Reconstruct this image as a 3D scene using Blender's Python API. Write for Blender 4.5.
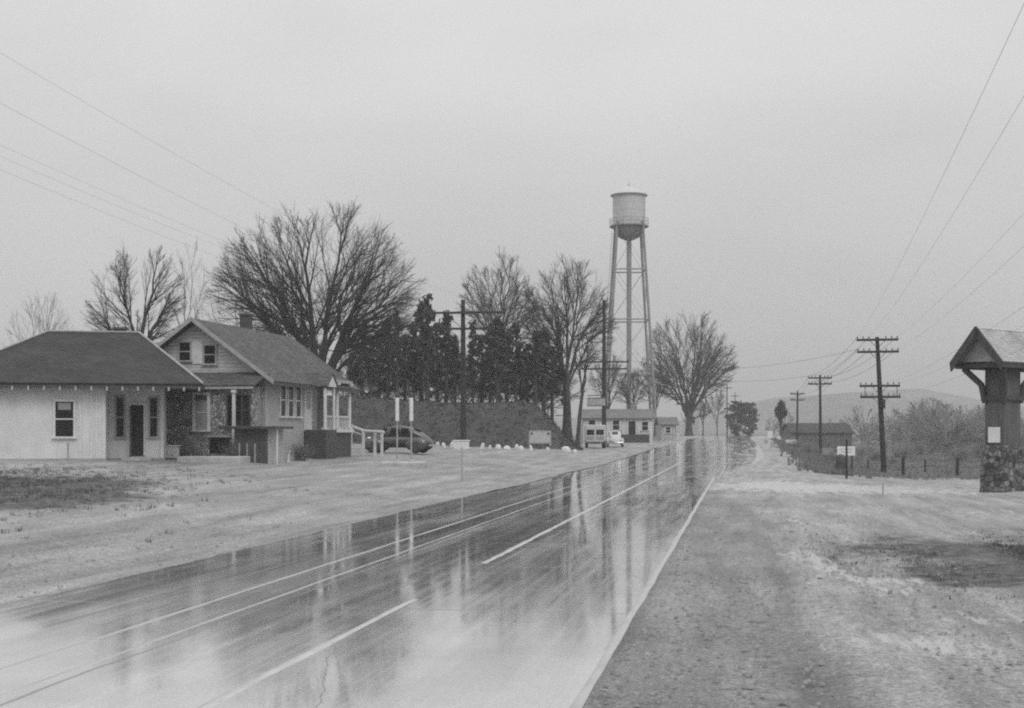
import bpy, bmesh, math, random
import numpy as np
from math import sin, cos, pi, radians, sqrt, exp
from mathutils import Vector, Matrix

for _o in list(bpy.data.objects):
    bpy.data.objects.remove(_o)
scene = bpy.context.scene
COL = scene.collection

# ------------------------------------------------------------ camera, sky, sun, exposure
H = 2.0            # eye height
F = 1365.0         # focal length in pixels of the 1024 px wide frame (50 mm on 37.5 mm)
U0, V0 = 512.0, 431.0
cam = bpy.data.cameras.new('camera')
cam.sensor_width = 37.5
cam.lens = 50.0
cam.shift_y = (V0 - 354.0) / 1024.0
cam.clip_start = 0.1
cam.clip_end = 9000.0
camo = bpy.data.objects.new('camera', cam)
COL.objects.link(camo)
camo.location = (0, 0, H)
camo.rotation_euler = (pi / 2, 0, 0)
scene.camera = camo

SUN_EL, SUN_AZ = radians(48), radians(158)      # high behind the camera, to its right, under thick cloud
world = bpy.data.worlds.new('World')
scene.world = world
world.use_nodes = True
nt = world.node_tree
nt.nodes.clear()
W = lambda t: nt.nodes.new(t)
wout, wbg, sky = W('ShaderNodeOutputWorld'), W('ShaderNodeBackground'), W('ShaderNodeTexSky')
sky.sky_type = 'NISHITA'
sky.sun_disc = False
sky.sun_elevation = SUN_EL
sky.sun_rotation = SUN_AZ
sky.air_density = 1.0
sky.dust_density = 3.0
bw = W('ShaderNodeRGBToBW')
nt.links.new(sky.outputs[0], bw.inputs[0])
tc, sep = W('ShaderNodeTexCoord'), W('ShaderNodeSeparateXYZ')
nt.links.new(tc.outputs['Generated'], sep.inputs[0])
ramp = W('ShaderNodeMapRange')                     # overcast dome, brighter towards the zenith
ramp.inputs['From Min'].default_value = -0.05
ramp.inputs['From Max'].default_value = 1.0
ramp.inputs['To Min'].default_value = 4.6
ramp.inputs['To Max'].default_value = 13.2
nt.links.new(sep.outputs['Z'], ramp.inputs['Value'])
cn = W('ShaderNodeTexNoise')
cn.inputs['Scale'].default_value = 2.6
cn.inputs['Detail'].default_value = 4
cn.inputs['Roughness'].default_value = 0.45
mp = W('ShaderNodeMapping')
mp.inputs['Scale'].default_value = (1.0, 1.0, 2.6)
nt.links.new(tc.outputs['Generated'], mp.inputs[0])
nt.links.new(mp.outputs[0], cn.inputs['Vector'])
cr = W('ShaderNodeMapRange')
cr.inputs['From Min'].default_value = 0.3
cr.inputs['From Max'].default_value = 0.7
cr.inputs['To Min'].default_value = 0.91
cr.inputs['To Max'].default_value = 1.09
nt.links.new(cn.outputs[0], cr.inputs['Value'])
mul = W('ShaderNodeMath'); mul.operation = 'MULTIPLY'
nt.links.new(ramp.outputs[0], mul.inputs[0]); nt.links.new(cr.outputs[0], mul.inputs[1])
mx = W('ShaderNodeMix'); mx.data_type = 'FLOAT'
mx.inputs['Factor'].default_value = 0.90           # thick cloud over the clear sky
nt.links.new(bw.outputs[0], mx.inputs['A'])
nt.links.new(mul.outputs[0], mx.inputs['B'])
nt.links.new(mx.outputs['Result'], wbg.inputs['Color'])
wbg.inputs['Strength'].default_value = 0.10
nt.links.new(wbg.outputs[0], wout.inputs[0])

sun = bpy.data.lights.new('sun', 'SUN')
sun.energy = 0.85
sun.angle = radians(25)
sun.color = (1, 1, 1)                               # black and white film
suno = bpy.data.objects.new('sun', sun)
COL.objects.link(suno)
sd = Vector((sin(SUN_AZ) * cos(SUN_EL), cos(SUN_AZ) * cos(SUN_EL), sin(SUN_EL)))
suno.rotation_euler = sd.to_track_quat('Z', 'Y').to_euler()
suno.location = (0, 0, 60)

scene.view_settings.view_transform = 'Standard'
scene.view_settings.look = 'None'
scene.view_settings.exposure = 0.12
scene.view_settings.gamma = 1.0
scene.render.engine = 'CYCLES'
scene.cycles.filter_width = 2.1
scene.cycles.max_bounces = 6
scene.cycles.volume_bounces = 0
scene.cycles.use_denoising = False

# ------------------------------------------------------------ helpers
TH = radians(9.56)
CT, ST = cos(TH), sin(TH)
RL, RR = -8.40, -1.16                                # road edges, metres right of the camera


def ts(X, Y): return X * CT - Y * ST, X * ST + Y * CT
def xy(t, s): return t * CT + s * ST, -t * ST + s * CT
def at(u, v, Y): return Vector(((u - U0) / F * Y, Y, H - (v - V0) / F * Y))


def sms(a, b, x):
    k = min(1.0, max(0.0, (x - a) / (b - a)))
    return k * k * (3 - 2 * k)


def zr(s):
    if s > 235:
        return 1.15 - 1.6 * sms(235, 420, s)
    return 1.15 * sms(70, 235, s)


def bend(s): return 0.00034 * max(0.0, min(s, 420) - 130) ** 2          # the road swings right at its far end
def ext(s): return 3.0 * sms(45, 110, s) * (1 - sms(140, 230, s))        # wide gravelled apron


def zts(t, s):
    z = zr(s)
    t -= bend(s)
    if RR < t: t = max(RR, t - ext(s))
    if t < RL:
        d = RL - t
        z += (1 - sms(98, 140, s)) * 1.25 * (1 - exp(-d / 14)) * sms(0, 3.0, d)
        z -= zr(s) * sms(6, 16, d) * 0.6
    elif t > RR:
        d = t - RR
        z = zr(s) * (1 - sms(1.5, 8, d)) - 0.8 * sms(42, 90, s) * sms(1.5, 9, d)
    return z


def gz(X, Y): return zts(*ts(X, Y))


class MB:
    """collects simple shapes, then links them as one mesh object"""
    def __init__(self): self.v, self.f = [], []

    def add(self, vs, fs):
        b = len(self.v)
        self.v += [tuple(p) for p in vs]
        self.f += [tuple(i + b for i in q) for q in fs]
        return self

    def box(self, c, s, rz=0.0, tx=0.0):
        hx, hy, hz = s[0] / 2, s[1] / 2, s[2] / 2
        R = Matrix.Rotation(rz, 3, 'Z') @ Matrix.Rotation(tx, 3, 'X')
        vs = [Vector(c) + R @ Vector((x, y, z)) for z in (-hz, hz) for y in (-hy, hy) for x in (-hx, hx)]
        return self.add(vs, [(0, 2, 3, 1), (4, 5, 7, 6), (0, 1, 5, 4), (2, 6, 7, 3), (0, 4, 6, 2), (1, 3, 7, 5)])

    def box2(self, a, b):
        return self.box([(a[i] + b[i]) / 2 for i in range(3)], [abs(b[i] - a[i]) for i in range(3)])

    def slab(self, pts, th):
        """thick sheet under a planar polygon (thickness along -normal)"""
        P = [Vector(p) for p in pts]
        n = (P[1] - P[0]).cross(P[2] - P[1]).normalized()
        m = len(P)
        vs = P + [p - n * th for p in P]
        fs = [tuple(range(m)), tuple(range(2 * m - 1, m - 1, -1))]
        fs += [(i, i + m, (i + 1) % m + m, (i + 1) % m) for i in range(m)]
        return self.add(vs, fs)

    def tube(self, pts, rad, n=8, cap=True):
        P = [Vector(p) for p in pts]
        if not hasattr(rad, '__len__'): rad = [rad] * len(P)
        d0 = (P[-1] - P[0]).normalized()
        ref = Vector((0, 0, 1)) if abs(d0.z) < 0.9 else Vector((1, 0, 0))
        vs, fs = [], []
        for i, p in enumerate(P):
            t = (P[min(i + 1, len(P) - 1)] - P[max(i - 1, 0)]).normalized()
            a = t.cross(ref).normalized(); b = t.cross(a)
            vs += [p + (a * cos(2 * pi * k / n) + b * sin(2 * pi * k / n)) * rad[i] for k in range(n)]
        for i in range(len(P) - 1):
            for k in range(n):
                fs.append((i * n + k, i * n + (k + 1) % n, (i + 1) * n + (k + 1) % n, (i + 1) * n + k))
        if cap:
            fs.append(tuple(range(n)))
            fs.append(tuple(range(len(vs) - 1, len(vs) - n - 1, -1)))
        return self.add(vs, fs)

    def lathe(self, prof, c=(0, 0, 0), n=24):
        vs, fs = [], []
        for r, z in prof:
            vs += [(c[0] + r * cos(2 * pi * k / n), c[1] + r * sin(2 * pi * k / n), c[2] + z) for k in range(n)]
        for i in range(len(prof) - 1):
            for k in range(n):
                fs.append((i * n + k, i * n + (k + 1) % n, (i + 1) * n + (k + 1) % n, (i + 1) * n + k))
        fs.append(tuple(range(n - 1, -1, -1)))
        fs.append(tuple(range((len(prof) - 1) * n, len(prof) * n)))
        return self.add(vs, fs)

    def loft(self, rings):
        n = len(rings[0]); vs = [p for r in rings for p in r]; fs = []
        for i in range(len(rings) - 1):
            for k in range(n):
                fs.append((i * n + k, i * n + (k + 1) % n, (i + 1) * n + (k + 1) % n, (i + 1) * n + k))
        fs.append(tuple(range(n - 1, -1, -1))); fs.append(tuple(range(len(vs) - n, len(vs))))
        return self.add(vs, fs)

    def ellipsoid(self, c, r, n=16, m=10):
        rings = []
        for i in range(1, m):
            a = pi * i / m
            rings.append([(c[0] + r[0] * sin(a) * cos(2 * pi * k / n), c[1] + r[1] * sin(a) * sin(2 * pi * k / n), c[2] - r[2] * cos(a)) for k in range(n)])
        return self.loft(rings)

    def build(self, name, m, parent=None, bevel=0.0, smooth=None):
        me = bpy.data.meshes.new(name)
        me.from_pydata(self.v, [], self.f)
        bm = bmesh.new(); bm.from_mesh(me)
        bmesh.ops.recalc_face_normals(bm, faces=bm.faces[:])
        if bevel:
            bmesh.ops.bevel(bm, geom=bm.edges[:], offset=bevel, segments=1, affect='EDGES', clamp_overlap=True)
        bm.to_mesh(me); bm.free()
        if smooth is not None:
            me.polygons.foreach_set('use_smooth', [True] * len(me.polygons))
            try: me.set_sharp_from_angle(angle=radians(smooth))
            except Exception: pass
        o = bpy.data.objects.new(name, me)
        me.materials.append(m)
        COL.objects.link(o)
        if parent: o.parent = parent
        return o


def rawmesh(name, V, Fc, m, parent=None, smooth=False):
    """numpy verts + equal sized faces -> one mesh object"""
    me = bpy.data.meshes.new(name)
    V = np.asarray(V, dtype=np.float32); Fc = np.asarray(Fc, dtype=np.int32)
    k = Fc.shape[1]
    me.vertices.add(len(V)); me.vertices.foreach_set('co', V.ravel())
    me.loops.add(Fc.size); me.loops.foreach_set('vertex_index', Fc.ravel())
    me.polygons.add(len(Fc)); me.polygons.foreach_set('loop_start', np.arange(len(Fc), dtype=np.int32) * k)
    if smooth: me.polygons.foreach_set('use_smooth', np.ones(len(Fc), dtype=bool))
    me.update(calc_edges=True)
    me.materials.append(m)
    o = bpy.data.objects.new(name, me)
    COL.objects.link(o)
    if parent: o.parent = parent
    return o


def tag(o, label, cat, group=None, kind=None):
    if label: o['label'] = label
    if cat: o['category'] = cat
    if group: o['group'] = group
    if kind: o['kind'] = kind
    return o


def thing(name, label, cat, loc, rz=0.0, group=None):
    o = bpy.data.objects.new(name, None)
    o.empty_display_size = 0.3
    COL.objects.link(o)
    o.location = loc; o.rotation_euler = (0, 0, rz)
    return tag(o, label, cat, group)


def struct(o):
    o['kind'] = 'structure'; return o


def copy_tree(o, parent=None):
    c = o.copy(); COL.objects.link(c)
    if parent: c.parent = parent
    for ch in list(o.children): copy_tree(ch, c)
    return c


# ------------------------------------------------------------ materials (all grey: black and white film)
def newmat(name):
    m = bpy.data.materials.new(name); m.use_nodes = True
    n = m.node_tree; b = n.nodes['Principled BSDF']
    return m, n, b


def ramp2(n, src, a, b, lo=0.35, hi=0.65):
    r = n.nodes.new('ShaderNodeMapRange')
    r.inputs['From Min'].default_value = lo; r.inputs['From Max'].default_value = hi
    r.inputs['To Min'].default_value = a; r.inputs['To Max'].default_value = b
    n.links.new(src, r.inputs['Value'])
    return r.outputs[0]


def math2(n, op, a, b):
    k = n.nodes.new('ShaderNodeMath'); k.operation = op
    for i, x in enumerate((a, b)):
        if isinstance(x, (int, float)): k.inputs[i].default_value = x
        else: n.links.new(x, k.inputs[i])
    return k.outputs[0]


def noise(n, scale, detail=4, rough=0.55, stretch=None, vec=None):
    t = n.nodes.new('ShaderNodeTexNoise')
    t.inputs['Scale'].default_value = scale; t.inputs['Detail'].default_value = detail
    t.inputs['Roughness'].default_value = rough
    c = vec
    if c is None:
        tcn = n.nodes.new('ShaderNodeTexCoord'); c = tcn.outputs['Object']
    if stretch:
        mpn = n.nodes.new('ShaderNodeMapping'); mpn.inputs['Scale'].default_value = stretch
        n.links.new(c, mpn.inputs[0]); c = mpn.outputs[0]
    n.links.new(c, t.inputs['Vector'])
    return t.outputs[0]


def bump(n, b, h, dist, strength=1.0):
    k = n.nodes.new('ShaderNodeBump'); k.inputs['Distance'].default_value = dist
    k.inputs['Strength'].default_value = strength
    n.links.new(h, k.inputs['Height']); n.links.new(k.outputs[0], b.inputs['Normal'])


def mat(name, c, var=0.25, scale=3.0, rough=0.7, bm=0.0, stretch=None, fine=None, spec=0.4, metal=0.0):
    m, n, b = newmat(name)
    s = noise(n, scale, 5, 0.6, stretch)
    v = ramp2(n, s, c * (1 - var), c * (1 + var), 0.3, 0.7)
    if fine:
        v = math2(n, 'MULTIPLY', v, ramp2(n, noise(n, fine, 2), 0.75, 1.25, 0.3, 0.7))
    n.links.new(v, b.inputs['Base Color'])
    b.inputs['Roughness'].default_value = rough
    b.inputs['Specular IOR Level'].default_value = spec
    b.inputs['Metallic'].default_value = metal
    if bm: bump(n, b, noise(n, scale * 6, 3), bm)
    return m


def boards(name, c, pitch, axis='X', var=0.2, rough=0.65):
    """painted boards: thin dark joint lines every <pitch> metres along an object axis"""
    m, n, b = newmat(name)
    tcn = n.nodes.new('ShaderNodeTexCoord'); sp = n.nodes.new('ShaderNodeSeparateXYZ')
    n.links.new(tcn.outputs['Object'], sp.inputs[0])
    fr = math2(n, 'FRACT', math2(n, 'DIVIDE', sp.outputs[axis], pitch), 0)
    line = math2(n, 'LESS_THAN', fr, 0.10)
    v = ramp2(n, noise(n, 2.2, 5, 0.6), c * (1 - var), c * (1 + var), 0.3, 0.7)
    v = math2(n, 'MULTIPLY', v, ramp2(n, line, 1.0, 0.6, 0, 1))
    n.links.new(v, b.inputs['Base Color']); b.inputs['Roughness'].default_value = rough
    bump(n, b, math2(n, 'SUBTRACT', 1.0, line), 0.012)
    return m


def shingles(name, c, var=0.3, row=0.16):
    m, n, b = newmat(name)
    tcn = n.nodes.new('ShaderNodeTexCoord'); sp = n.nodes.new('ShaderNodeSeparateXYZ')
    n.links.new(tcn.outputs['Object'], sp.inputs[0])
    cx = n.nodes.new('ShaderNodeCombineXYZ')
    n.links.new(math2(n, 'ADD', sp.outputs['X'], math2(n, 'MULTIPLY', sp.outputs['Y'], 1.37)), cx.inputs['X'])
    n.links.new(math2(n, 'MULTIPLY', sp.outputs['Z'], 1.9), cx.inputs['Y'])
    br = n.nodes.new('ShaderNodeTexBrick')
    br.inputs['Color1'].default_value = (c * (1 - var),) * 3 + (1,)
    br.inputs['Color2'].default_value = (c * (1 + var),) * 3 + (1,)
    br.inputs['Mortar'].default_value = (c * 0.55,) * 3 + (1,)
    br.inputs['Scale'].default_value = 1.0
    br.inputs['Mortar Size'].default_value = 0.012
    br.inputs['Brick Width'].default_value = 0.25
    br.inputs['Row Height'].default_value = row
    n.links.new(cx.outputs[0], br.inputs['Vector'])
    g = n.nodes.new('ShaderNodeRGBToBW'); n.links.new(br.outputs['Color'], g.inputs[0])
    v = math2(n, 'MULTIPLY', g.outputs[0], ramp2(n, noise(n, 0.8, 5, 0.65), 0.72, 1.28, 0.3, 0.7))
    n.links.new(v, b.inputs['Base Color'])
    b.inputs['Roughness'].default_value = 0.7
    b.inputs['Specular IOR Level'].default_value = 0.25
    bump(n, b, g.outputs[0], 0.02)
    return m


def stonework(name, c, size=3.2, var=0.5, mortar=1.3):
    m, n, b = newmat(name)
    tcn = n.nodes.new('ShaderNodeTexCoord')
    vo = n.nodes.new('ShaderNodeTexVoronoi'); vo.inputs['Scale'].default_value = size
    ve = n.nodes.new('ShaderNodeTexVoronoi'); ve.feature = 'DISTANCE_TO_EDGE'; ve.inputs['Scale'].default_value = size
    for k in (vo, ve): n.links.new(tcn.outputs['Object'], k.inputs['Vector'])
    g = n.nodes.new('ShaderNodeRGBToBW'); n.links.new(vo.outputs['Color'], g.inputs[0])
    v = ramp2(n, g.outputs[0], c * (1 - var), c * (1 + var), 0.2, 0.8)
    edge = ramp2(n, ve.outputs['Distance'], 1.0, 0.0, 0.02, 0.07)
    mixn = n.nodes.new('ShaderNodeMix'); mixn.data_type = 'FLOAT'
    n.links.new(edge, mixn.inputs['Factor']); n.links.new(v, mixn.inputs['A'])
    mixn.inputs['B'].default_value = c * mortar
    v = math2(n, 'MULTIPLY', mixn.outputs['Result'], ramp2(n, noise(n, 6, 4), 0.8, 1.2, 0.3, 0.7))
    n.links.new(v, b.inputs['Base Color']); b.inputs['Roughness'].default_value = 0.75
    bump(n, b, ramp2(n, ve.outputs['Distance'], 0, 1, 0.0, 0.12), 0.05)
    return m


M = dict(
    stucco=mat('white_stucco', 0.62, 0.10, 1.3, 0.8, 0.006, fine=40),
    trim=mat('white_painted_wood', 0.60, 0.12, 4, 0.5),
    greytrim=mat('grey_painted_wood', 0.34, 0.2, 4, 0.6),
    weathered=mat('weathered_grey_timber', 0.10, 0.3, 3, 0.7, 0.01, (1, 1, .2)),
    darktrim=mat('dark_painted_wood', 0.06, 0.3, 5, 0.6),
    dark=mat('painted_interior_shade', 0.015, 0.3, 2, 0.6),  # near-black colour paints the shade inside doorways and the basement opening
    roof_small=shingles('wet_asphalt_shingles', 0.043, 0.22),
    roof_house=shingles('weathered_wood_shingles', 0.092, 0.35),
    roof_pale=shingles('pale_wood_shingles', 0.40, 0.15),
    roof_far=mat('distant_grey_roofing', 0.14, 0.2, 1, 0.7),
    stone=stonework('cobblestone_masonry', 0.30, 5.6, 0.5, 1.1),
    rubble=stonework('pale_and_dark_rubble', 0.13, 5.5, 0.75, 0.8),
    housewall=mat('grey_stucco', 0.36, 0.12, 1.5, 0.85, 0.01, fine=30),
    gable=boards('pale_gable_boards', 0.50, 0.16, 'Z', 0.12),
    plank=boards('dark_weathered_planks', 0.07, 0.18, 'X', 0.35),
    palepl=boards('pale_painted_planks', 0.42, 0.2, 'Y', 0.15),
    barn=boards('weathered_barn_boards', 0.10, 0.3, 'X', 0.3),
    board=boards('vertical_white_boards', 0.60, 0.45, 'X', 0.08),
    greyboard=boards('greyed_boards', 0.40, 0.45, 'X', 0.15),
    concrete=mat('old_concrete', 0.40, 0.2, 2, 0.7, 0.01),
    pole=mat('creosoted_pole', 0.032, 0.3, 6, 0.8, 0.01, (1, 1, 0.15)),
    insul=mat('glazed_porcelain', 0.10, 0.1, 8, 0.2),
    wire=mat('weathered_wire', 0.05, 0.1, 1, 0.6),
    bark=mat('wet_bark', 0.055, 0.35, 5, 0.8, 0.02, (1, 1, 0.25)),
    twig=mat('bare_twigs', 0.055, 0.3, 2, 0.8),
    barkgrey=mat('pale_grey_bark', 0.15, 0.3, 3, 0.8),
    needle=mat('pine_needles', 0.045, 0.45, 1.6, 0.65),
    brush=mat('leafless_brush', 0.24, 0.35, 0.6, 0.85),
    evergreen=mat('dark_evergreen_foliage', 0.028, 0.4, 1.2, 0.7),
    bank=mat('overgrown_bank', 0.06, 0.35, 1.1, 0.85, 0.05, fine=9),
    weed=mat('dead_weeds', 0.18, 0.45, 0.8, 0.8),
    grass=mat('dull_winter_grass', 0.10, 0.45, 1.2, 0.8),
    steel=mat('painted_tower_steel', 0.26, 0.15, 0.5, 0.5, spec=0.4),
    tank=mat('aluminium_paint', 0.50, 0.10, 0.7, 0.45, stretch=(1, 1, 0.2)),
    tankdark=mat('dark_tank_bottom', 0.22, 0.15, 0.8, 0.5),
    glass=mat('dark_window_glass', 0.02, 0.3, 2, 0.12, spec=0.22),
    paleglass=mat('window_blind_behind_glass', 0.30, 0.15, 2, 0.25),
    carpaint=mat('dark_car_paint', 0.06, 0.1, 2, 0.2, spec=0.9),
    palepaint=mat('pale_vehicle_paint', 0.55, 0.08, 2, 0.3),
    rubber=mat('tyre_rubber', 0.02, 0.2, 5, 0.7),
    chrome=mat('dull_chrome', 0.55, 0.05, 5, 0.25, metal=1.0),
    signwhite=mat('white_enamel_sign', 0.70, 0.08, 3, 0.4),
    signgrey=mat('weathered_sign_paint', 0.42, 0.2, 3, 0.6),
    whitewash=mat('whitewashed_stone', 0.66, 0.15, 5, 0.8, 0.02),
    mud=mat('damp_gravel_spill', 0.25, 0.35, 4.0, 0.7, 0.02, fine=30),
    gravel=mat('loose_stones', 0.22, 0.5, 7.0, 0.6),
    hill=mat('wooded_hill', 0.14, 0.45, 0.012, 0.9, fine=0.12),
)


def mat_ground():
    m, n, b = newmat('gravel_mud_and_grass')

    def attr(name):
        a = n.nodes.new('ShaderNodeAttribute'); a.attribute_name = name; return a.outputs['Fac']
    broad = noise(n, 0.22, 5, 0.6)
    streak = noise(n, 1.0, 5, 0.65, (1.6, 0.16, 1))          # wheel marks along the road
    pebble = noise(n, 22, 3, 0.7)
    fine = noise(n, 70, 2, 0.7)
    clod = noise(n, 5.5, 6, 0.72)
    base = ramp2(n, broad, 0.235, 0.34, 0.3, 0.7)
    base = math2(n, 'MULTIPLY', base, ramp2(n, streak, 0.66, 1.32, 0.32, 0.68))
    base = math2(n, 'MULTIPLY', base, ramp2(n, clod, 0.84, 1.16, 0.35, 0.65))
    base = math2(n, 'MULTIPLY', base, ramp2(n, pebble, 0.55, 1.45, 0.3, 0.7))
    base = math2(n, 'MULTIPLY', base, ramp2(n, fine, 0.6, 1.4, 0.3, 0.7))

    def mixf(f, a, bb):
        k = n.nodes.new('ShaderNodeMix'); k.data_type = 'FLOAT'
        n.links.new(f, k.inputs['Factor'])
        for nm, x in (('A', a), ('B', bb)):
            if isinstance(x, (int, float)): k.inputs[nm].default_value = x
            else: n.links.new(x, k.inputs[nm])
        return k.outputs['Result']
    # broken edges: mask * noise
    def broken(a, nz, lo, hi):
        s = math2(n, 'ADD', a, math2(n, 'MULTIPLY', math2(n, 'SUBTRACT', nz, 0.5), 1.5))
        return ramp2(n, s, 0, 1, lo, hi)
    gr = broken(attr('grass'), noise(n, 0.9, 6, 0.7, (1, 0.6, 1)), 0.40, 0.75)
    sl = ramp2(n, math2(n, 'ADD', math2(n, 'MULTIPLY', attr('pale_patch'), 0.85), math2(n, 'MULTIPLY', math2(n, 'SUBTRACT', noise(n, 1.6, 7, 0.72, (2.4, 0.45, 1)), 0.5), 2.8)), 0, 1, 0.42, 0.72)
    rut = broken(attr('rut'), noise(n, 2.5, 4, 0.6, (1, 0.4, 1)), 0.35, 0.95)
    gcol = ramp2(n, noise(n, 3.5, 6, 0.75), 0.03, 0.20, 0.33, 0.67)
    base = mixf(math2(n, 'MULTIPLY', rut, 0.55), base, 0.09)
    base = mixf(gr, base, gcol)
    base = mixf(math2(n, 'MULTIPLY', sl, 0.8), base, 0.52)
    base = math2(n, 'MULTIPLY', base, ramp2(n, attr('compacted'), 1.0, 0.80, 0, 1))
    n.links.new(base, b.inputs['Base Color'])
    ro = ramp2(n, noise(n, 0.7, 5, 0.6), 0.38, 0.75, 0.35, 0.65)
    ro = mixf(gr, ro, 0.85)
    ro = mixf(sl, ro, 0.35)
    n.links.new(ro, b.inputs['Roughness'])
    b.inputs['Specular IOR Level'].default_value = 0.3
    hh = math2(n, 'ADD', math2(n, 'MULTIPLY', pebble, 0.5), math2(n, 'MULTIPLY', fine, 0.3))
    hh = math2(n, 'ADD', hh, math2(n, 'MULTIPLY', streak, 1.2))
    hh = math2(n, 'ADD', hh, math2(n, 'MULTIPLY', clod, 0.35))
    bump(n, b, hh, 0.045)
    return m


def mat_road():
    m, n, b = newmat('wet_concrete_road')
    lane = noise(n, 1.0, 5, 0.6, (1.3, 0.05, 1))            # wheel lanes along the road
    streak = noise(n, 1.0, 6, 0.7, (7.0, 0.10, 1))          # fine pale drag marks
    blot = noise(n, 0.6, 6, 0.65)
    grit = noise(n, 34, 3, 0.75)
    v = ramp2(n, lane, 0.33, 0.48, 0.3, 0.7)
    v = math2(n, 'MULTIPLY', v, ramp2(n, streak, 0.84, 1.16, 0.32, 0.68))
    v = math2(n, 'MULTIPLY', v, ramp2(n, blot, 0.75, 1.25, 0.3, 0.7))
    v = math2(n, 'MULTIPLY', v, ramp2(n, grit, 0.65, 1.35, 0.3, 0.7))
    tcn = n.nodes.new('ShaderNodeTexCoord'); sp = n.nodes.new('ShaderNodeSeparateXYZ')
    n.links.new(tcn.outputs['Object'], sp.inputs[0])
    wob = math2(n, 'MULTIPLY', math2(n, 'SUBTRACT', noise(n, 0.8, 3), 0.5), 0.12)
    jy = math2(n, 'ADD', sp.outputs['Y'], wob)
    fr = math2(n, 'FRACT', math2(n, 'DIVIDE', math2(n, 'ADD', jy, 3.3), 9.1), 0)
    joint = math2(n, 'LESS_THAN', fr, 0.006)
    seam = math2(n, 'LESS_THAN', math2(n, 'ABSOLUTE', math2(n, 'ADD', math2(n, 'ADD', sp.outputs['X'], 5.34), wob), 0), 0.02)
    wv = n.nodes.new('ShaderNodeTexVoronoi'); wv.feature = 'DISTANCE_TO_EDGE'; wv.inputs['Scale'].default_value = 0.22
    wm = n.nodes.new('ShaderNodeMix'); wm.data_type = 'VECTOR'; wm.inputs['Factor'].default_value = 0.12
    wn = n.nodes.new('ShaderNodeTexNoise'); wn.inputs['Scale'].default_value = 1.5; wn.inputs['Detail'].default_value = 6
    n.links.new(tcn.outputs['Object'], wn.inputs['Vector'])
    n.links.new(tcn.outputs['Object'], wm.inputs['A']); n.links.new(wn.outputs['Color'], wm.inputs['B'])
    n.links.new(wm.outputs['Result'], wv.inputs['Vector'])
    crack = math2(n, 'LESS_THAN', wv.outputs['Distance'], 0.0011)
    jj = math2(n, 'MAXIMUM', math2(n, 'MAXIMUM', joint, seam), crack)
    v = math2(n, 'MULTIPLY', v, ramp2(n, jj, 1.0, 0.4, 0, 1))
    n.links.new(v, b.inputs['Base Color'])
    wet = noise(n, 0.9, 6, 0.66, (1.4, 0.16, 1))
    ro = ramp2(n, wet, 0.07, 0.21, 0.42, 0.68)
    ro = math2(n, 'ADD', ro, ramp2(n, streak, -0.03, 0.06, 0.35, 0.65))
    ro = math2(n, 'MAXIMUM', math2(n, 'ADD', ro, math2(n, 'MULTIPLY', jj, 0.25)), 0.06)
    n.links.new(ro, b.inputs['Roughness'])
    b.inputs['IOR'].default_value = 1.5
    b.inputs['Coat Weight'].default_value = 1.0          # the film of rain water
    b.inputs['Coat IOR'].default_value = 1.33
    n.links.new(math2(n, 'MULTIPLY', ro, 0.6), b.inputs['Coat Roughness'])
    hh = math2(n, 'ADD', noise(n, 1.4, 2, 0.4, (1, 0.35, 1)), math2(n, 'MULTIPLY', grit, 0.010))
    hh = math2(n, 'ADD', hh, math2(n, 'MULTIPLY', streak, 0.03))
    bump(n, b, hh, 0.0024)
    return m


def mat_paint(name, c, worn):
    m, n, b = newmat(name)
    v = ramp2(n, noise(n, 3, 5, 0.7, (2, 0.5, 1)), c, 0.34, worn, worn + 0.25)
    n.links.new(v, b.inputs['Base Color'])
    b.inputs['Roughness'].default_value = 0.35
    return m


# ------------------------------------------------------------ ground, road, hills
def sheet(name, T, S, zf, m):
    nt_, ns_ = len(T), len(S)
    V = np.zeros((ns_, nt_, 3), np.float32)
    for j, s in enumerate(S):
        for i, t in enumerate(T):
            V[j, i] = (t, s, zf(t, s))
    idx = np.arange(ns_ * nt_).reshape(ns_, nt_)
    Fc = np.stack([idx[:-1, :-1], idx[:-1, 1:], idx[1:, 1:], idx[1:, :-1]], -1).reshape(-1, 4)
    o = rawmesh(name, V.reshape(-1, 3), Fc, m, smooth=True)
    o.rotation_euler = (0, 0, -TH)
    return struct(o), V


def spaced(a, b, d0, g):
    out, x, d = [], a, d0
    while x < b:
        out.append(x); x += d; d *= g
    return out + [b]


rg = random.Random(5)
S = [-1900, -600, -200, -80, -40, -20] + spaced(-10, 2600, 0.34, 1.016)
Tr = spaced(RR, 2100, 0.22, 1.035)
Tl = [RL - (x - RR) for x in spaced(RR, 2100, 0.22, 1.035)][::-1]
T = Tl + [RL + 0.02, -6.5, -4.8, -3.0, RR - 0.02] + Tr
_jit = {}


def ground_z(t, s):
    z = zts(t, s)
    t -= bend(s)
    if RR < t and s > 45: t = max(RR - 0.02, t - ext(s))
    if RL + 0.01 < t < RR - 0.01:
        return z - (0.12 if s < 44 else 0.03)
    d = (RL - t) if t <= RL else (t - RR)
    if d < 0.001:
        return z - 0.003
    if 0 <= s < 140 and d < 60:
        k = sms(0, 0.6, d)
        z += k * (0.016 * sin(t * 2.1 + 0.7 * sin(s * 0.31)) + 0.014 * sin(t * 3.7 + s * 0.23 + 1) + rg.uniform(-0.010, 0.010))
        if t > RR:   # a shallow wheel rut on the right shoulder
            c = 1.75 + 0.10 * sin(s * 0.4)
            z -= 0.035 * exp(-((d - c) / 0.22) ** 2)
    return z


ground, GV = sheet('ground', T, S, ground_z, mat_ground())
gv = GV.reshape(-1, 3)


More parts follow.
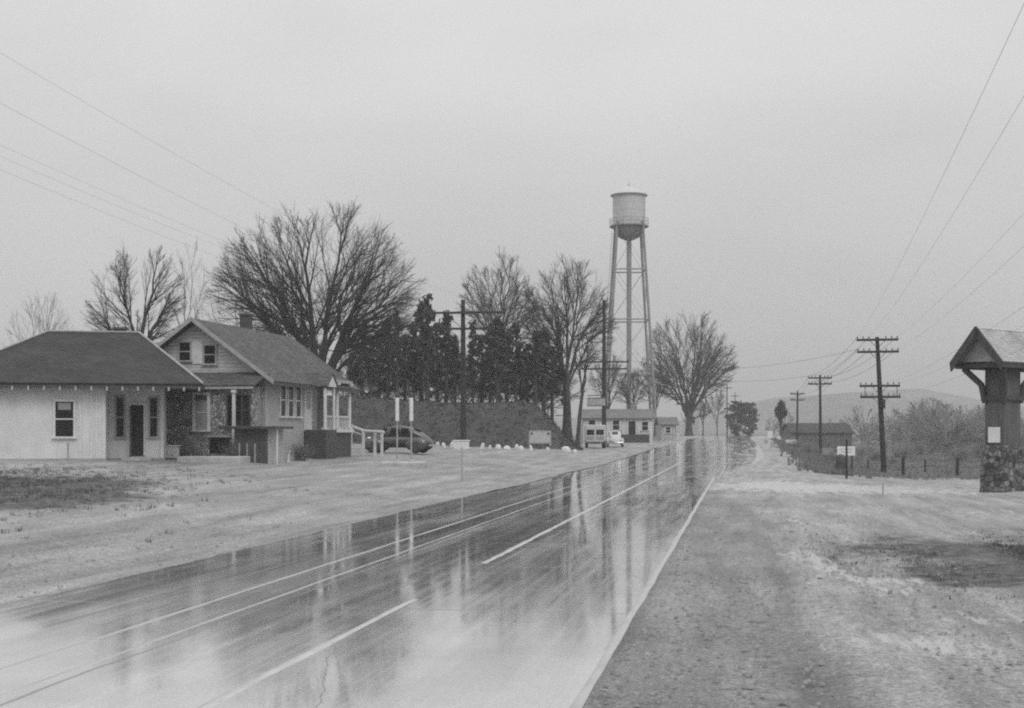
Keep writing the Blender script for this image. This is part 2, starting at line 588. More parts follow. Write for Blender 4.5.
def blob(X, Y, rx, ry, w=1.0):
    t0, s0 = ts(X, Y)
    return w * np.exp(-(((gv[:, 0] - t0) / rx) ** 2 + ((gv[:, 1] - s0) / ry) ** 2))


ss = gv[:, 1]
tt = gv[:, 0] - 0.00034 * np.clip(np.minimum(ss, 420) - 130, 0, None) ** 2
gm = 1.3 * blob(-13.0, 33, 3.4, 7.0, 1.0) + blob(-10.2, 30, 1.6, 3.5, 0.7) + blob(9.0, 20.5, 2.8, 3.4, 1.0) + blob(6.4, 18.6, 1.3, 1.3, 1.0) + blob(7.2, 23.0, 2.0, 1.0, 0.8) + blob(6.8, 25.5, 2.4, 1.6, 0.45) + blob(12, 27, 4, 3, 0.5)
gm += np.clip((ss - 74) / 12, 0, 1) * np.clip((tt - RR - 4.5) / 2.5, 0, 1) * 0.95
gm += np.clip((ss - 105) / 15, 0, 1) * np.clip((RL - tt - 7) / 4, 0, 1) * 0.7
gm += np.clip((np.abs(tt) - 26) / 20, 0, 1) * 0.6
gm += np.clip((ss - 300) / 100, 0, 1)
sl = blob(4.3, 20.8, 1.0, 2.6, 0.85) + blob(3.6, 24, 0.8, 3, 0.7) + blob(5.0, 18.0, 0.8, 1.2, 0.7) + blob(5.6, 30, 2.0, 4, 0.55) + blob(12.5, 33, 4, 3, 0.5) + blob(15, 47, 6.5, 6, 0.85) + blob(9.5, 50, 3, 6, 0.7) + blob(3.4, 13.5, 1.0, 1.5, 0.3) + blob(6.0, 14.3, 1.8, 0.8, 0.7) + blob(4.2, 12.5, 1.6, 1.0, 0.5)  # patches of paler, smoother ground right of the road
ru = np.exp(-((tt - RR - 1.75) / 0.25) ** 2) * np.clip((25 - ss) / 6, 0, 1) * 0.85
sl += 0.55 * np.clip((ss - 48) / 25, 0, 1) * np.clip(1 - np.abs(tt - RR - 1.2) / 3.5, 0, 1) * np.clip((250 - ss) / 20, 0, 1)
cp_ = np.clip((tt - RR + 0.1) / 0.1, 0, 1) * np.clip((RR + 2.0 + 0.25 * np.sin(ss * 0.7) - tt) / 0.5, 0, 1) * np.clip((48 - ss) / 16, 0, 1)
sl *= 1 - 0.8 * cp_
ru += np.exp(-((tt - RL + 0.7) / 0.7) ** 2) * 0.30
for nm, arr in (('grass', gm), ('pale_patch', sl), ('rut', ru), ('compacted', cp_)):
    a = ground.data.attributes.new(nm, 'FLOAT', 'POINT')
    a.data.foreach_set('value', np.clip(arr, 0, 1).astype(np.float32))

RS = spaced(-30, 300, 0.8, 1.012)
def road():
    K = [0, .06, .15, .3, .45, .6, .75, .88, .95, 1.0]
    V = []
    for s in RS:
        a, b = RL + bend(s), RR + bend(s) + ext(s)
        V += [(a + (b - a) * k, s, zr(s) - (0.035 if k in (0, 1.0) and s > 44 else 0)) for k in K]
    idx = np.arange(len(V)).reshape(len(RS), len(K))
    Fc = np.stack([idx[:-1, :-1], idx[:-1, 1:], idx[1:, 1:], idx[1:, :-1]], -1).reshape(-1, 4)
    o = rawmesh('road', V, Fc, mat_road(), smooth=True)
    o.rotation_euler = (0, 0, -TH)
    return struct(o)


road()


def strip(name, t0, t1, m, s0=-25, s1=400, ragged=0.0, lift=0.004):
    r = random.Random(int(abs(t0) * 1000))
    P = [s for s in spaced(s0, s1, 0.35, 1.012)]
    V = []
    for s in P:
        a, b = t0 + r.uniform(-1, 1) * ragged + bend(s), t1 + r.uniform(-1, 1) * ragged + bend(s)
        z = zr(s)
        V += [(a - 0.012, s, z - 0.004), (a, s, z + lift), (b, s, z + lift), (b + 0.012, s, z - 0.004)]   # feathered edges
    Fc = [(4 * i + q, 4 * i + q + 1, 4 * i + q + 5, 4 * i + q + 4) for i in range(len(P) - 1) for q in range(3)]
    o = rawmesh(name, V, Fc, m)
    o.rotation_euler = (0, 0, -TH)
    return struct(o)


mp_ = mat_paint('worn_white_line', 0.50, 0.42)
strip('road_centre_line', -3.885, -3.805, mp_, s0=-25, s1=15.8, ragged=0.014)
strip('road_centre_line', -3.885, -3.805, mp_, s0=20.2, s1=88, ragged=0.014)
strip('road_lane_line', -6.16, -6.115, mat_paint('faint_white_line', 0.38, 0.40), s1=90, ragged=0.012)
strip('road_joint_line', -5.54, -5.515, mat_paint('very_faint_line', 0.42, 0.38), s1=70, ragged=0.010)
strip('road_edge', RR - 0.065, RR + 0.005, mat_paint('pale_gritty_edge', 0.42, 0.44), s1=60, ragged=0.014)


def spill(name, t_edge, side, w, amp, m, s0=-20, s1=150, seed=1):
    """gravel and mud washed over the edge of the concrete, with a wandering edge"""
    r = random.Random(seed); V = []
    P = spaced(s0, s1, 0.16, 1.010)
    k1 = k2 = 0.0
    for s_ in P:
        k1 = 0.90 * k1 + r.gauss(0, 0.35); k2 = 0.5 * k2 + r.gauss(0, 0.4)
        e = max(0.02, w + amp * (0.6 * k1 + 0.35 * k2))
        V += [(t_edge - side * 0.05 + bend(s_), s_, zr(s_) - 0.004), (t_edge + side * e * 0.6 + bend(s_), s_, zr(s_) + 0.006), (t_edge + side * e + bend(s_), s_, zr(s_) - 0.004)]
    Fc = []
    for i in range(len(P) - 1):
        for q in (0, 1): Fc.append((3 * i + q, 3 * i + q + 1, 3 * i + q + 4, 3 * i + q + 3))
    o = rawmesh(name, V, Fc, m, smooth=True); o.rotation_euler = (0, 0, -TH)
    return struct(o)


spill('mud_edge', RL, 1, 0.16, 0.14, M['mud'], seed=4)


def hills():
    r = random.Random(3)
    ph = [r.uniform(0, 6.28) for _ in range(12)]
    n = 260
    V, Fc = [], []
    for i in range(n + 1):
        a = -pi + 2 * pi * i / n                # bearing, 0 = straight ahead, positive right
        deg = math.degrees(a)
        h = 14 + 5 * sin(3 * a + ph[0]) + 3 * sin(9 * a + ph[1]) + 2 * sin(23 * a + ph[2])
        h += 27 * exp(-((deg - 16.2) / 4.6) ** 2) + 14 * exp(-((deg - 11.0) / 2.4) ** 2)
        h += 1.2 * sin(61 * a + ph[3]) + 0.9 * sin(97 * a + ph[4]) + r.uniform(-0.5, 0.5)
        for d, k in ((1150, -0.05), (1230, 0.25), (1330, 0.7), (1420, 1.0), (1560, 0.8), (1800, -0.05)):
            V.append((d * sin(a), d * cos(a), -1.5 + h * k))
    m = 6
    for i in range(n):
        for k in range(m - 1):
            Fc.append((i * m + k, (i + 1) * m + k, (i + 1) * m + k + 1, i * m + k + 1))
    return struct(rawmesh('hills', V, Fc, M['hill'], smooth=True))


hills()

# dark overgrown bank on the left, the pines stand on it
BX0, BX1, BY0, BY1 = -62.0, 9.0, 106.0, 190.0


def bank_h(X, Y):
    front = sms(0, 5.5, Y - 107.5 - 0.4 * sin(X * 0.5))
    u = U0 + X / Y * F
    end = 1 - sms(522, 592, u)
    back = 1 - sms(165, 188, Y)
    return 4.0 * front * end * back * (1 + 0.05 * sin(X * 0.35))


def bank():
    r = random.Random(8)
    xs = np.linspace(BX0, BX1, 143); ys = spaced(BY0, BY1, 0.4, 1.03)
    V = []
    for y in ys:
        for x in xs:
            b = bank_h(x, y)
            V.append((x, y, gz(x, y) - 0.25 + b + (r.uniform(-0.07, 0.07) if b > 0.2 else 0)))
    nx = len(xs); idx = np.arange(len(V)).reshape(len(ys), nx)
    Fc = np.stack([idx[:-1, :-1], idx[:-1, 1:], idx[1:, 1:], idx[1:, :-1]], -1).reshape(-1, 4)
    return struct(rawmesh('embankment', V, Fc, M['bank'], smooth=True))


bank()


def topz(X, Y): return gz(X, Y) - 0.25 + bank_h(X, Y)


def tufts(name, pts, h0, h1, m, label, blades=7, seed=1, w=0.012, lean=0.5):
    r = random.Random(seed)
    V, Fc = [], []
    for (X, Y, Z) in pts:
        for _ in range(blades):
            a = r.uniform(0, 2 * pi); h = r.uniform(h0, h1); d = r.uniform(0, lean) * h
            bx, by = X + r.gauss(0, 0.05), Y + r.gauss(0, 0.05)
            ca, sa = cos(a), sin(a); b = len(V)
            V += [(bx - sa * w, by + ca * w, Z - 0.03), (bx + sa * w, by - ca * w, Z - 0.03), (bx + ca * d, by + sa * d, Z + h)]
            Fc.append((b, b + 1, b + 2))
    return tag(rawmesh(name, V, Fc, m), label, None, None, 'stuff')


def scatter(n, fn, seed):
    r = random.Random(seed); out = []
    while len(out) < n:
        p = fn(r)
        if p: out.append(p)
    return out


tufts('grass_patch', scatter(3200, lambda r: (lambda X, Y: (X, Y, gz(X, Y)))(r.gauss(-14, 2.6), r.gauss(33, 6)), 2), 0.03, 0.09, M['grass'],
      'dark winter grass patch in front of the small white building', 9, 11, 0.010, 1.2)
tufts('rough_grass', scatter(4200, lambda r: (lambda X, Y: (X, Y, gz(X, Y)) if X > 4.5 + 0.5 * r.random() else None)(r.gauss(9.2, 2.0), r.gauss(20.5, 2.3)), 3), 0.015, 0.05, M['grass'],
      'low dark tufts of grass at the right foreground', 8, 12, 0.006, 1.4)


def _field(r):
    Y = r.uniform(76, 150); t = RR + r.uniform(5, 60); s = Y
    X, YY = xy(t, s)
    return (X, YY, gz(X, YY))


tufts('field_weeds', scatter(9000, _field, 4), 0.08, 0.28, M['weed'], 'rough dead weeds over the low field at right', 5, 13, 0.02)


def _bk(r):
    X = r.uniform(-50, 6); Y = r.uniform(107, 116)
    return (X, Y, topz(X, Y)) if bank_h(X, Y) > 0.15 else None


tufts('bank_weeds', scatter(7000, _bk, 6), 0.04, 0.16, M['bank'], 'dark matted weeds and creeper on the steep left bank', 6, 14, 0.03, 1.3)


def _verge(r):
    s = r.uniform(70, 240); t = RR + 5.2 + ext(s) * .4 + bend(s) + r.gauss(0, 0.7)
    X, Y = xy(t, s); return (X, Y, gz(X, Y))


tufts('verge_weeds', scatter(5000, _verge, 7), 0.12, 0.45, M['weed'], 'dark weedy verge running along the right side of the road', 6, 15, 0.03)



def gravel():
    r = random.Random(44)
    V, Fc = [], []
    n = 0
    while n < 5200:
        s_ = 8.5 * exp(r.random() * 1.5)
        t_ = RR + 0.05 + abs(r.gauss(0, 2.6)) if r.random() < 0.72 else RL - 0.05 - abs(r.gauss(0, 3.0))
        X, Y = xy(t_, s_)
        z = zts(t_, s_); k = 0.007 + 0.020 * r.random() ** 2.5 + (0.02 if r.random() < 0.02 else 0)
        b = len(V); a = r.uniform(0, 6.28); ca, sa = cos(a), sin(a)
        for (x, y, h) in ((-1, -.7, -.2), (1, -.8, -.2), (.9, .8, -.2), (-.8, .9, -.2), (-.5, -.3, .6), (.5, -.4, .75), (.45, .4, .55), (-.4, .5, .7)):
            x *= r.uniform(.8, 1.2); y *= r.uniform(.8, 1.2)
            V.append((X + k * (x * ca - y * sa), Y + k * (x * sa + y * ca), z + k * h + 0.004))
        for q in ((4, 5, 6, 7), (0, 1, 5, 4), (1, 2, 6, 5), (2, 3, 7, 6), (3, 0, 4, 7)): Fc.append(tuple(b + i for i in q))
        n += 1
    return tag(rawmesh('loose_gravel', V, Fc, M['gravel']), 'loose small stones scattered over both shoulders of the road', None, None, 'stuff')


gravel()

# ------------------------------------------------------------ trees
def rot_about(d, axis, ang): return Matrix.Rotation(ang, 3, axis) @ d


def perp(d, r):
    while True:
        v = Vector((r.gauss(0, 1), r.gauss(0, 1), r.gauss(0, 1)))
        p = v - d * v.dot(d)
        if p.length > 0.2: return p.normalized()


def polytubes(lines, sides):
    """lines: list of (points, radii), all of the same length"""
    if not lines: return None
    P = np.array([l[0] for l in lines], np.float32); R = np.array([l[1] for l in lines], np.float32)
    B, n, _ = P.shape
    Tn = np.empty_like(P)
    Tn[:, 1:-1] = P[:, 2:] - P[:, :-2]; Tn[:, 0] = P[:, 1] - P[:, 0]; Tn[:, -1] = P[:, -1] - P[:, -2]
    Tn /= np.linalg.norm(Tn, axis=2, keepdims=True) + 1e-9
    d = P[:, -1] - P[:, 0]
    ref = np.zeros((B, 3), np.float32)
    ref[np.arange(B), np.abs(d).argmin(1)] = 1
    A = np.cross(Tn, ref[:, None, :]); A /= np.linalg.norm(A, axis=2, keepdims=True) + 1e-9
    C = np.cross(Tn, A)
    an = np.arange(sides) * 2 * pi / sides
    V = P[:, :, None, :] + R[:, :, None, None] * (A[:, :, None, :] * np.cos(an)[None, None, :, None] + C[:, :, None, :] * np.sin(an)[None, None, :, None])
    idx = np.arange(B * n * sides).reshape(B, n, sides)
    nx = np.roll(idx, -1, axis=2)
    Fc = np.stack([idx[:, :-1], nx[:, :-1], nx[:, 1:], idx[:, 1:]], -1).reshape(-1, 4)
    return V.reshape(-1, 3), Fc


def join(parts):
    V, Fc, b = [], [], 0
    for p in parts:
        if p is None: continue
        V.append(p[0]); Fc.append(p[1] + b); b += len(p[0])
    return np.concatenate(V), np.concatenate(Fc)


def bare_tree(name, seed, height, spread, trunk_h, r0, limbs, label, loc, dens=1.0, lean=(0, 0), twig_r=0.007, fan=(5, 75), m_trunk='bark', m_twig='twig', rz=0.0, group=None, low=0, cb=0.30, arch=0.5, flat=1.0):
    """trunk, limbs that fan out to an ellipsoidal crown surface, branches and twigs kept inside it
    cb: height of the crown's underside / height; arch: how steeply limbs rise before they spread"""
    r = random.Random(seed)
    big, small = [], []
    a = spread / 2
    zc = height * (cb + (1 - cb) * 0.42)
    up, dn = height - zc, zc - height * cb
    lx, ly = lean

    def inside(p, k=1.0):
        z = p.z - zc
        v = up if z > 0 else dn
        x, y = p.x - lx * p.z, p.y - ly * p.z
        return (x * x + y * y) / (a * a) + (z / v) ** 2 < k

    def reach(p, d, L):
        j = r.uniform(0.86, 1.16)
        for i in range(1, 9):
            q = p + d * (L * i / 8)
            if not inside(q, j): return max(L * 0.18, L * (i - 1) / 8)
        return L

    def curve(p, d, L, ra, rb, n, wob, rise):
        pts, rr = [p.copy()], [ra]
        dd = d.copy()
        for i in range(1, n):
            dd = (dd + Vector((r.gauss(0, wob), r.gauss(0, wob), r.gauss(0, wob) + rise))).normalized()
            p = p + dd * (L / (n - 1))
            pts.append(p.copy()); rr.append(ra + (rb - ra) * i / (n - 1))
        return pts, rr

    CNT = {1: 11, 2: 8, 3: 6}

    def sprout(pts, rr, L, lev):
        c = CNT[lev] * dens
        k = int(c) + (r.random() < c - int(c))
        for j in range(k):
            f = (j + r.random()) / k
            f = 0.28 + 0.72 * f if lev == 1 else 0.12 + 0.88 * f
            x = f * (len(pts) - 1); i = min(int(x), len(pts) - 2); q = x - i
            p = pts[i].lerp(pts[i + 1], q); rad = rr[i] + (rr[i + 1] - rr[i]) * q
            d = (pts[i + 1] - pts[i]).normalized()
            dd = rot_about(d, perp(d, r), radians(r.uniform(16, 44) if lev < 3 else r.uniform(18, 50)))
            out = Vector((p.x - lx * p.z, p.y - ly * p.z, (p.z - zc) * 0.6))
            if out.length > 0.1: dd = dd + out.normalized() * 0.22
            dd.normalize()
            l2 = reach(p, dd, L * r.uniform(0.32, 0.60) * (1.10 - 0.35 * f))
            if lev == 1: r2, e2 = max(twig_r * 2.2, min(rad * 0.6, r0 * 0.20)), twig_r * 1.3
            elif lev == 2: r2, e2 = max(twig_r * 1.5, rad * 0.55), twig_r
            else: r2, e2 = twig_r, twig_r * 0.6
            cp, cr = curve(p, dd, l2, r2, e2, 5 if lev == 1 else 4, 0.07 if lev < 3 else 0.11, 0.03)
            small.append((lev + 1, cp, cr))
            if lev < 3: sprout(cp, cr, l2, lev + 1)

    dl = Vector((lx, ly, 1)).normalized()
    tp, tr = [], []
    nT = 7
    for i in range(nT):
        f = i / (nT - 1)
        q = Vector((lx, ly, 1)) * (trunk_h * f) + Vector((sin(f * 4 + seed) * 0.05, cos(f * 3 + seed) * 0.05, 0)) * f * trunk_h * 0.25
        if i == 0: q = Vector((0, 0, -0.3))
        tp.append(q); tr.append(r0 * (1 + 0.5 * exp(-f * 7)) * (1 - 0.25 * f))
    big.append((0, tp, tr))
    for k in range(limbs):
        th = radians(fan[0] + (fan[1] - fan[0]) * sqrt((k + 0.3) / limbs)) * r.uniform(0.92, 1.06)
        az = k * 2.39996 + r.uniform(-0.3, 0.3)
        f = r.uniform(0.72, 1.0) if k else 1.0
        p0 = tp[0].lerp(tp[-1], f) if f < 1 else tp[-1]
        tgt = Vector((lx * height * .8, ly * height * .8, zc)) + Vector((a * sin(th) * cos(az), a * sin(th) * sin(az), (up if cos(th) > 0 else dn) * cos(th))) * r.uniform(0.84, 0.97)
        D = (tgt - p0).length
        ctl = p0.lerp(tgt, 0.42) + Vector((0, 0, 1)) * D * 0.20 * arch * sin(th) * 1.4
        ctl.x = p0.x + (ctl.x - p0.x) * (1 - 0.30 * arch); ctl.y = p0.y + (ctl.y - p0.y) * (1 - 0.30 * arch)
        pts, rr = [], []
        rb = r0 * r.uniform(0.30, 0.46)
        w = [Vector((r.gauss(0, 1), r.gauss(0, 1), r.gauss(0, 1))) * D * 0.012 for _ in range(9)]
        for i in range(9):
            t = i / 8
            pts.append(p0 * (1 - t) ** 2 + ctl * 2 * t * (1 - t) + tgt * t * t + (w[i] if 0 < i < 8 else Vector((0, 0, 0))))
            rr.append(rb * (1 - t) ** 0.8 * 0.92 + max(twig_r * 1.6, rb * 0.06))
        big.append((1, pts, rr))
        sprout(pts, rr, D, 1)
    for k in range(low):
        f = r.uniform(0.45, 0.95); p0 = tp[0].lerp(tp[-1], f); az = r.uniform(0, 6.28)
        d = Vector((cos(az), sin(az), r.uniform(0.0, 0.5))).normalized(); L = spread * r.uniform(0.15, 0.35)
        pts, rr = curve(p0, d, L, r0 * 0.16, twig_r * 1.3, 5, 0.08, 0.05)
        small.append((2, pts, rr)); sprout(pts, rr, L, 2)
    root = thing(name, label, 'tree', loc, rz, group)
    tv = join([polytubes([(p_, r_) for l, p_, r_ in big if l == 0], 9), polytubes([(p_, r_) for l, p_, r_ in big if l == 1], 7)])
    cv = join([polytubes([(p_, r_) for l, p_, r_ in small if l == 2 and len(p_) == 5], 5), polytubes([(p_, r_) for l, p_, r_ in small if len(p_) == 4], 3)])
    rawmesh('trunk', tv[0], tv[1], M[m_trunk], root, True)
    rawmesh('crown', cv[0], cv[1], M[m_twig], root)
    return root


def on(u, Y, f=gz):
    X = (u - U0) / F * Y
    return (X, Y, f(X, Y))


def topheight(v, Y, z0): return H - (v - V0) / F * Y - z0


def put_tree(name, seed, u, vtop, Y, wpx, trunk_frac, r0, limbs, label, zf=gz, **kw):
    p = on(u, Y, zf)
    h = topheight(vtop, Y, p[2])
    return bare_tree(name, seed, h, wpx / F * Y, h * trunk_frac, r0, limbs, label, p, **kw)


put_tree('elm_tree', 21, 318, 200, 86, 218, 0.23, 0.52, 17, 'great spreading leafless elm rising behind the stone bungalow', dens=1.16, fan=(4, 98), cb=0.26, arch=0.6, twig_r=0.0072)
put_tree('bare_tree', 5, 137, 239, 74, 108, 0.42, 0.26, 8, 'bare round-crowned tree behind the roof of the small white building', dens=1.0, fan=(8, 100), cb=0.36, twig_r=0.0055)
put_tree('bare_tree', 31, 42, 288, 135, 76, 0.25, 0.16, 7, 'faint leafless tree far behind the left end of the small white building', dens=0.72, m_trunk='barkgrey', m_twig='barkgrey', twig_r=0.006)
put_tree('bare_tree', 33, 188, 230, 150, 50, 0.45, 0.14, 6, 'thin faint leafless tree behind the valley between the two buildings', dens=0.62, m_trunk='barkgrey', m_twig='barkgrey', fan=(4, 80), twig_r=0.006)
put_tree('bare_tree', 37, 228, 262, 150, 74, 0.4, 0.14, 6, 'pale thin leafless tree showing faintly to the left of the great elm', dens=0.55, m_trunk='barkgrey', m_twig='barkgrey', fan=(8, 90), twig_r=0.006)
put_tree('tall_bare_tree', 41, 499, 249, 134, 86, 0.28, 0.26, 9, 'tall narrow leafless tree rising above the pines on the bank', zf=topz, dens=1.08, fan=(4, 92), cb=0.30, arch=0.8, twig_r=0.009)
put_tree('bare_elm', 45, 567, 253, 125, 104, 0.34, 0.40, 10, 'dark leafless elm with a stout forked trunk at the end of the bank', zf=topz, dens=1.12, fan=(5, 98), cb=0.32, arch=0.7, twig_r=0.009)
put_tree('leaning_tree', 47, 577, 318, 112, 30, 0.45, 0.17, 5, 'slim leafless tree leaning right beside the end of the bank', dens=0.75, fan=(5, 80), lean=(0.09, 0), cb=0.42, twig_r=0.008)
put_tree('bare_elm', 52, 689, 309, 236, 98, 0.15, 0.62, 16, 'broad dark leafless tree standing right of the water tower by the road', dens=0.98, fan=(5, 104), cb=0.22, twig_r=0.017, low=3)
put_tree('bare_tree', 57, 655, 352, 185, 46, 0.30, 0.18, 7, 'small leafless tree behind the legs of the water tower', dens=0.8, twig_r=0.010)
put_tree('bare_tree', 58, 632, 366, 178, 40, 0.35, 0.16, 7, 'low leafless tree above the roof of the white cottage', dens=0.8, twig_r=0.010)
put_tree('bare_tree', 59, 608, 352, 172, 46, 0.35, 0.18, 7, 'leafless tree behind the white cottage left of the tower riser', dens=0.8, twig_r=0.010)
put_tree('bare_tree', 61, 703, 396, 320, 16, 0.3, 0.2, 5, 'dark thin tree at the roadside beyond the broad bare tree', dens=0.8, twig_r=0.025)
put_tree('bare_tree', 62, 717, 388, 400, 24, 0.3, 0.2, 5, 'small far leafless tree left of the dark evergreens at the road crest', dens=0.8, twig_r=0.022)
put_tree('dead_tree', 63, 781, 400, 215, 14, 0.4, 0.25, 5, 'dark narrow tree left of the long dark-roofed barn', dens=1.0, twig_r=0.035, fan=(3, 60))


def foliage_tree(name, seed, h, rmax, base, label, loc, m, kind='pine', lobes=1.0, group=None, cat='tree'):
    r = random.Random(seed)
    root = thing(name, label, cat, loc, r.uniform(0, 6), group)
    tb = MB()
    tb.tube([(0, 0, -0.3), (0.03, 0, h * 0.4), (0, 0.03, h * 0.96)], [h * 0.020 + 0.04, h * 0.015 + 0.03, 0.02], 7)
    leaf = []
    nb = int((46 if kind == 'pine' else 62) * lobes)
    for k in range(nb):
        f = base + (1 - base) * (k / nb) ** 0.9
        prof = (1 - (f - base) / (1 - base)) ** 0.75 if kind == 'pine' else sqrt(max(0.02, 1 - (2 * (f - base) / (1 - base) - 1) ** 2))
        L = rmax * prof * (r.uniform(0.35, 1.25) if kind == 'pine' else r.uniform(0.6, 1.12)) + 0.12
        az = r.uniform(0, 2 * pi)
        d = Vector((cos(az), sin(az), r.uniform(-0.30, 0.15) if kind == 'pine' else r.uniform(-0.1, 0.7))).normalized()
        a = Vector((0, 0, f * h))
        b = a + d * L
        tb.tube([a, b], [0.035, 0.01], 4, False)
        for c in range(int(6 + 7 * prof)):
            q = r.uniform(0.35, 1.05) if kind == 'pine' else r.uniform(0.2, 1.03)
            p = a.lerp(b, q) + Vector((r.gauss(0, 0.10), r.gauss(0, 0.10), r.gauss(0, 0.09))) * (0.6 + rmax * 0.3)
            for _ in range(3):
                leaf.append(p + Vector((r.gauss(0, 0.07), r.gauss(0, 0.07), r.gauss(0, 0.07))))
    n = len(leaf)
    rs = np.random.RandomState(seed)
    P = np.array(leaf, np.float32)
    sz = (0.07 + 0.10 * rs.rand(n, 1)).astype(np.float32) * (0.7 + 0.25 * rmax)
    A = rs.randn(n, 3); A /= np.linalg.norm(A, axis=1, keepdims=True)
    B = np.cross(A, rs.randn(n, 3)); B /= np.linalg.norm(B, axis=1, keepdims=True)
    A, B = (A * sz).astype(np.float32), (B * sz * 0.5).astype(np.float32)
    V = np.stack([P - A - B, P + A - B, P + A + B, P - A + B], 1).reshape(-1, 3)
    tb.build('trunk', M['bark'], root, smooth=60)
    rawmesh('crown', V, np.arange(4 * n).reshape(-1, 4), m, root)
    return root


PINES = [(352, 352, 118), (362, 326, 121), (371, 340, 116), (379, 331, 124), (388, 318, 119), (397, 312, 116), (405, 334, 126), (413, 326, 120),
         (421, 302, 122), (428, 296, 117), (437, 322, 125), (446, 312, 119), (455, 336, 123), (473, 322, 118), (482, 334, 126), (490, 324, 120),
         (498, 318, 116), (507, 330, 124), (516, 322, 118), (527, 344, 122), (536, 332, 116), (544, 328, 120), (552, 346, 124)]
pp = [foliage_tree('pine_tree', 70 + i, 7.0, 1.15 + 0.16 * i, (0.36, 0.22, 0.30, 0.14)[i], None, (0, 0, 0), M['needle'], 'pine', 1.0) for i in range(4)]
PL = 'dark pine in the dense row standing along the top of the left bank'
for i, (u, v, Y) in enumerate(PINES):
    o = pp[i] if i < 4 else copy_tree(pp[i % 4])
    p = on(u, Y, topz)
    h = topheight(v, Y, p[2])
    o.location = p
    o.scale = (0.72 + 0.55 * ((i * 0.618) % 1), 0.72 + 0.55 * ((i * 0.618) % 1), h / 7.0)
    o.rotation_euler = (0, 0, i * 1.7)
    tag(o, PL, 'tree', 'pines along the top of the bank')

for i, (u, v, Y, rm, lb) in enumerate([(737, 402, 312, 3.0, 'dense dark evergreen at the crest of the road, left of its twin'),
                                       (749, 404, 322, 2.8, 'dense dark evergreen nearest the road at its crest')]):
    p = on(u, Y); h = topheight(v, Y, p[2])
    foliage_tree('evergreen_tree', 91 + i, h, rm, 0.03, lb, p, M['evergreen'], 'round', 1.6)

# leafless thicket on the right, far off
THICK = []
rr_ = random.Random(77)
while len(THICK) < 60:
    u = rr_.uniform(765, 1034); Y = rr_.uniform(145, 300)
    if 778 < u < 866 and Y < 240: continue
    vt = 425 - 15 * sms(845, 885, u) - 6 * sin(u * 0.09) + rr_.uniform(-12, 20)
    THICK.append((u, Y, vt))
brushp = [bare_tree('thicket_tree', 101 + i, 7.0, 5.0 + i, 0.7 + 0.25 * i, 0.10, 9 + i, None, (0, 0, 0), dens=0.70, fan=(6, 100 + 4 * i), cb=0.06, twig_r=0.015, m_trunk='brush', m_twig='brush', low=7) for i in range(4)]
for i, (u, Y, vt) in enumerate(THICK):
    o = brushp[i] if i < 4 else copy_tree(brushp[i % 4])
    p = on(u, Y); h = topheight(vt, Y, p[2])
    o.location = p; k = h / 7.0
    o.scale = (k * (0.8 + 0.6 * ((i * 0.618) % 1)), k * (0.8 + 0.6 * ((i * 0.382) % 1)), k); o.rotation_euler = (0, 0, i * 2.3)
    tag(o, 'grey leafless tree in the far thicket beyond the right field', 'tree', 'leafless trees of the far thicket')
for i in range(16):
    u = 344 + i * 13.6; Y = 140 + 9 * ((i * 0.618) % 1)
    o = copy_tree(brushp[i % 4])
    p = on(u, Y, topz); h = topheight(338 + 22 * ((i * 0.37) % 1), Y, p[2]); k = h / 7.0
    o.location = p; o.scale = (k, k, k); o.rotation_euler = (0, 0, i * 1.9)
    tag(o, 'grey leafless tree showing between the pines on the left bank', 'tree', 'leafless trees behind the pines')


def shrub(name, seed, h, w, label, loc, m, group=None, n=70):
    r = random.Random(seed); L3 = []
    for k in range(n):
        az = r.uniform(0, 6.28); t = r.uniform(0, 0.8)
        p = Vector((r.gauss(0, w * 0.12), r.gauss(0, w * 0.12), -0.05))
        d = Vector((cos(az) * t, sin(az) * t, 1)).normalized()
        L = h * r.uniform(0.5, 1.0); pts = [p]
        for i in range(3):
            d = (d + Vector((r.gauss(0, .15), r.gauss(0, .15), r.gauss(0, .08)))).normalized(); p = p + d * L / 3; pts.append(p)
        L3.append((pts, [0.014, 0.010, 0.008, 0.004]))
        for j in range(5):
            i = r.randint(1, 2); q = pts[i].lerp(pts[i + 1], r.random()); e = (d + perp(d, r) * 0.8).normalized()
            L3.append(([q, q + e * L * .1, q + e * L * .2, q + e * L * .28 + Vector((0, 0, .03))], [0.008, 0.006, 0.005, 0.003]))
    V, Fc = polytubes(L3, 3)
    o = rawmesh(name, V, Fc, m)
    o.location = loc
    return tag(o, label, 'shrub', group)


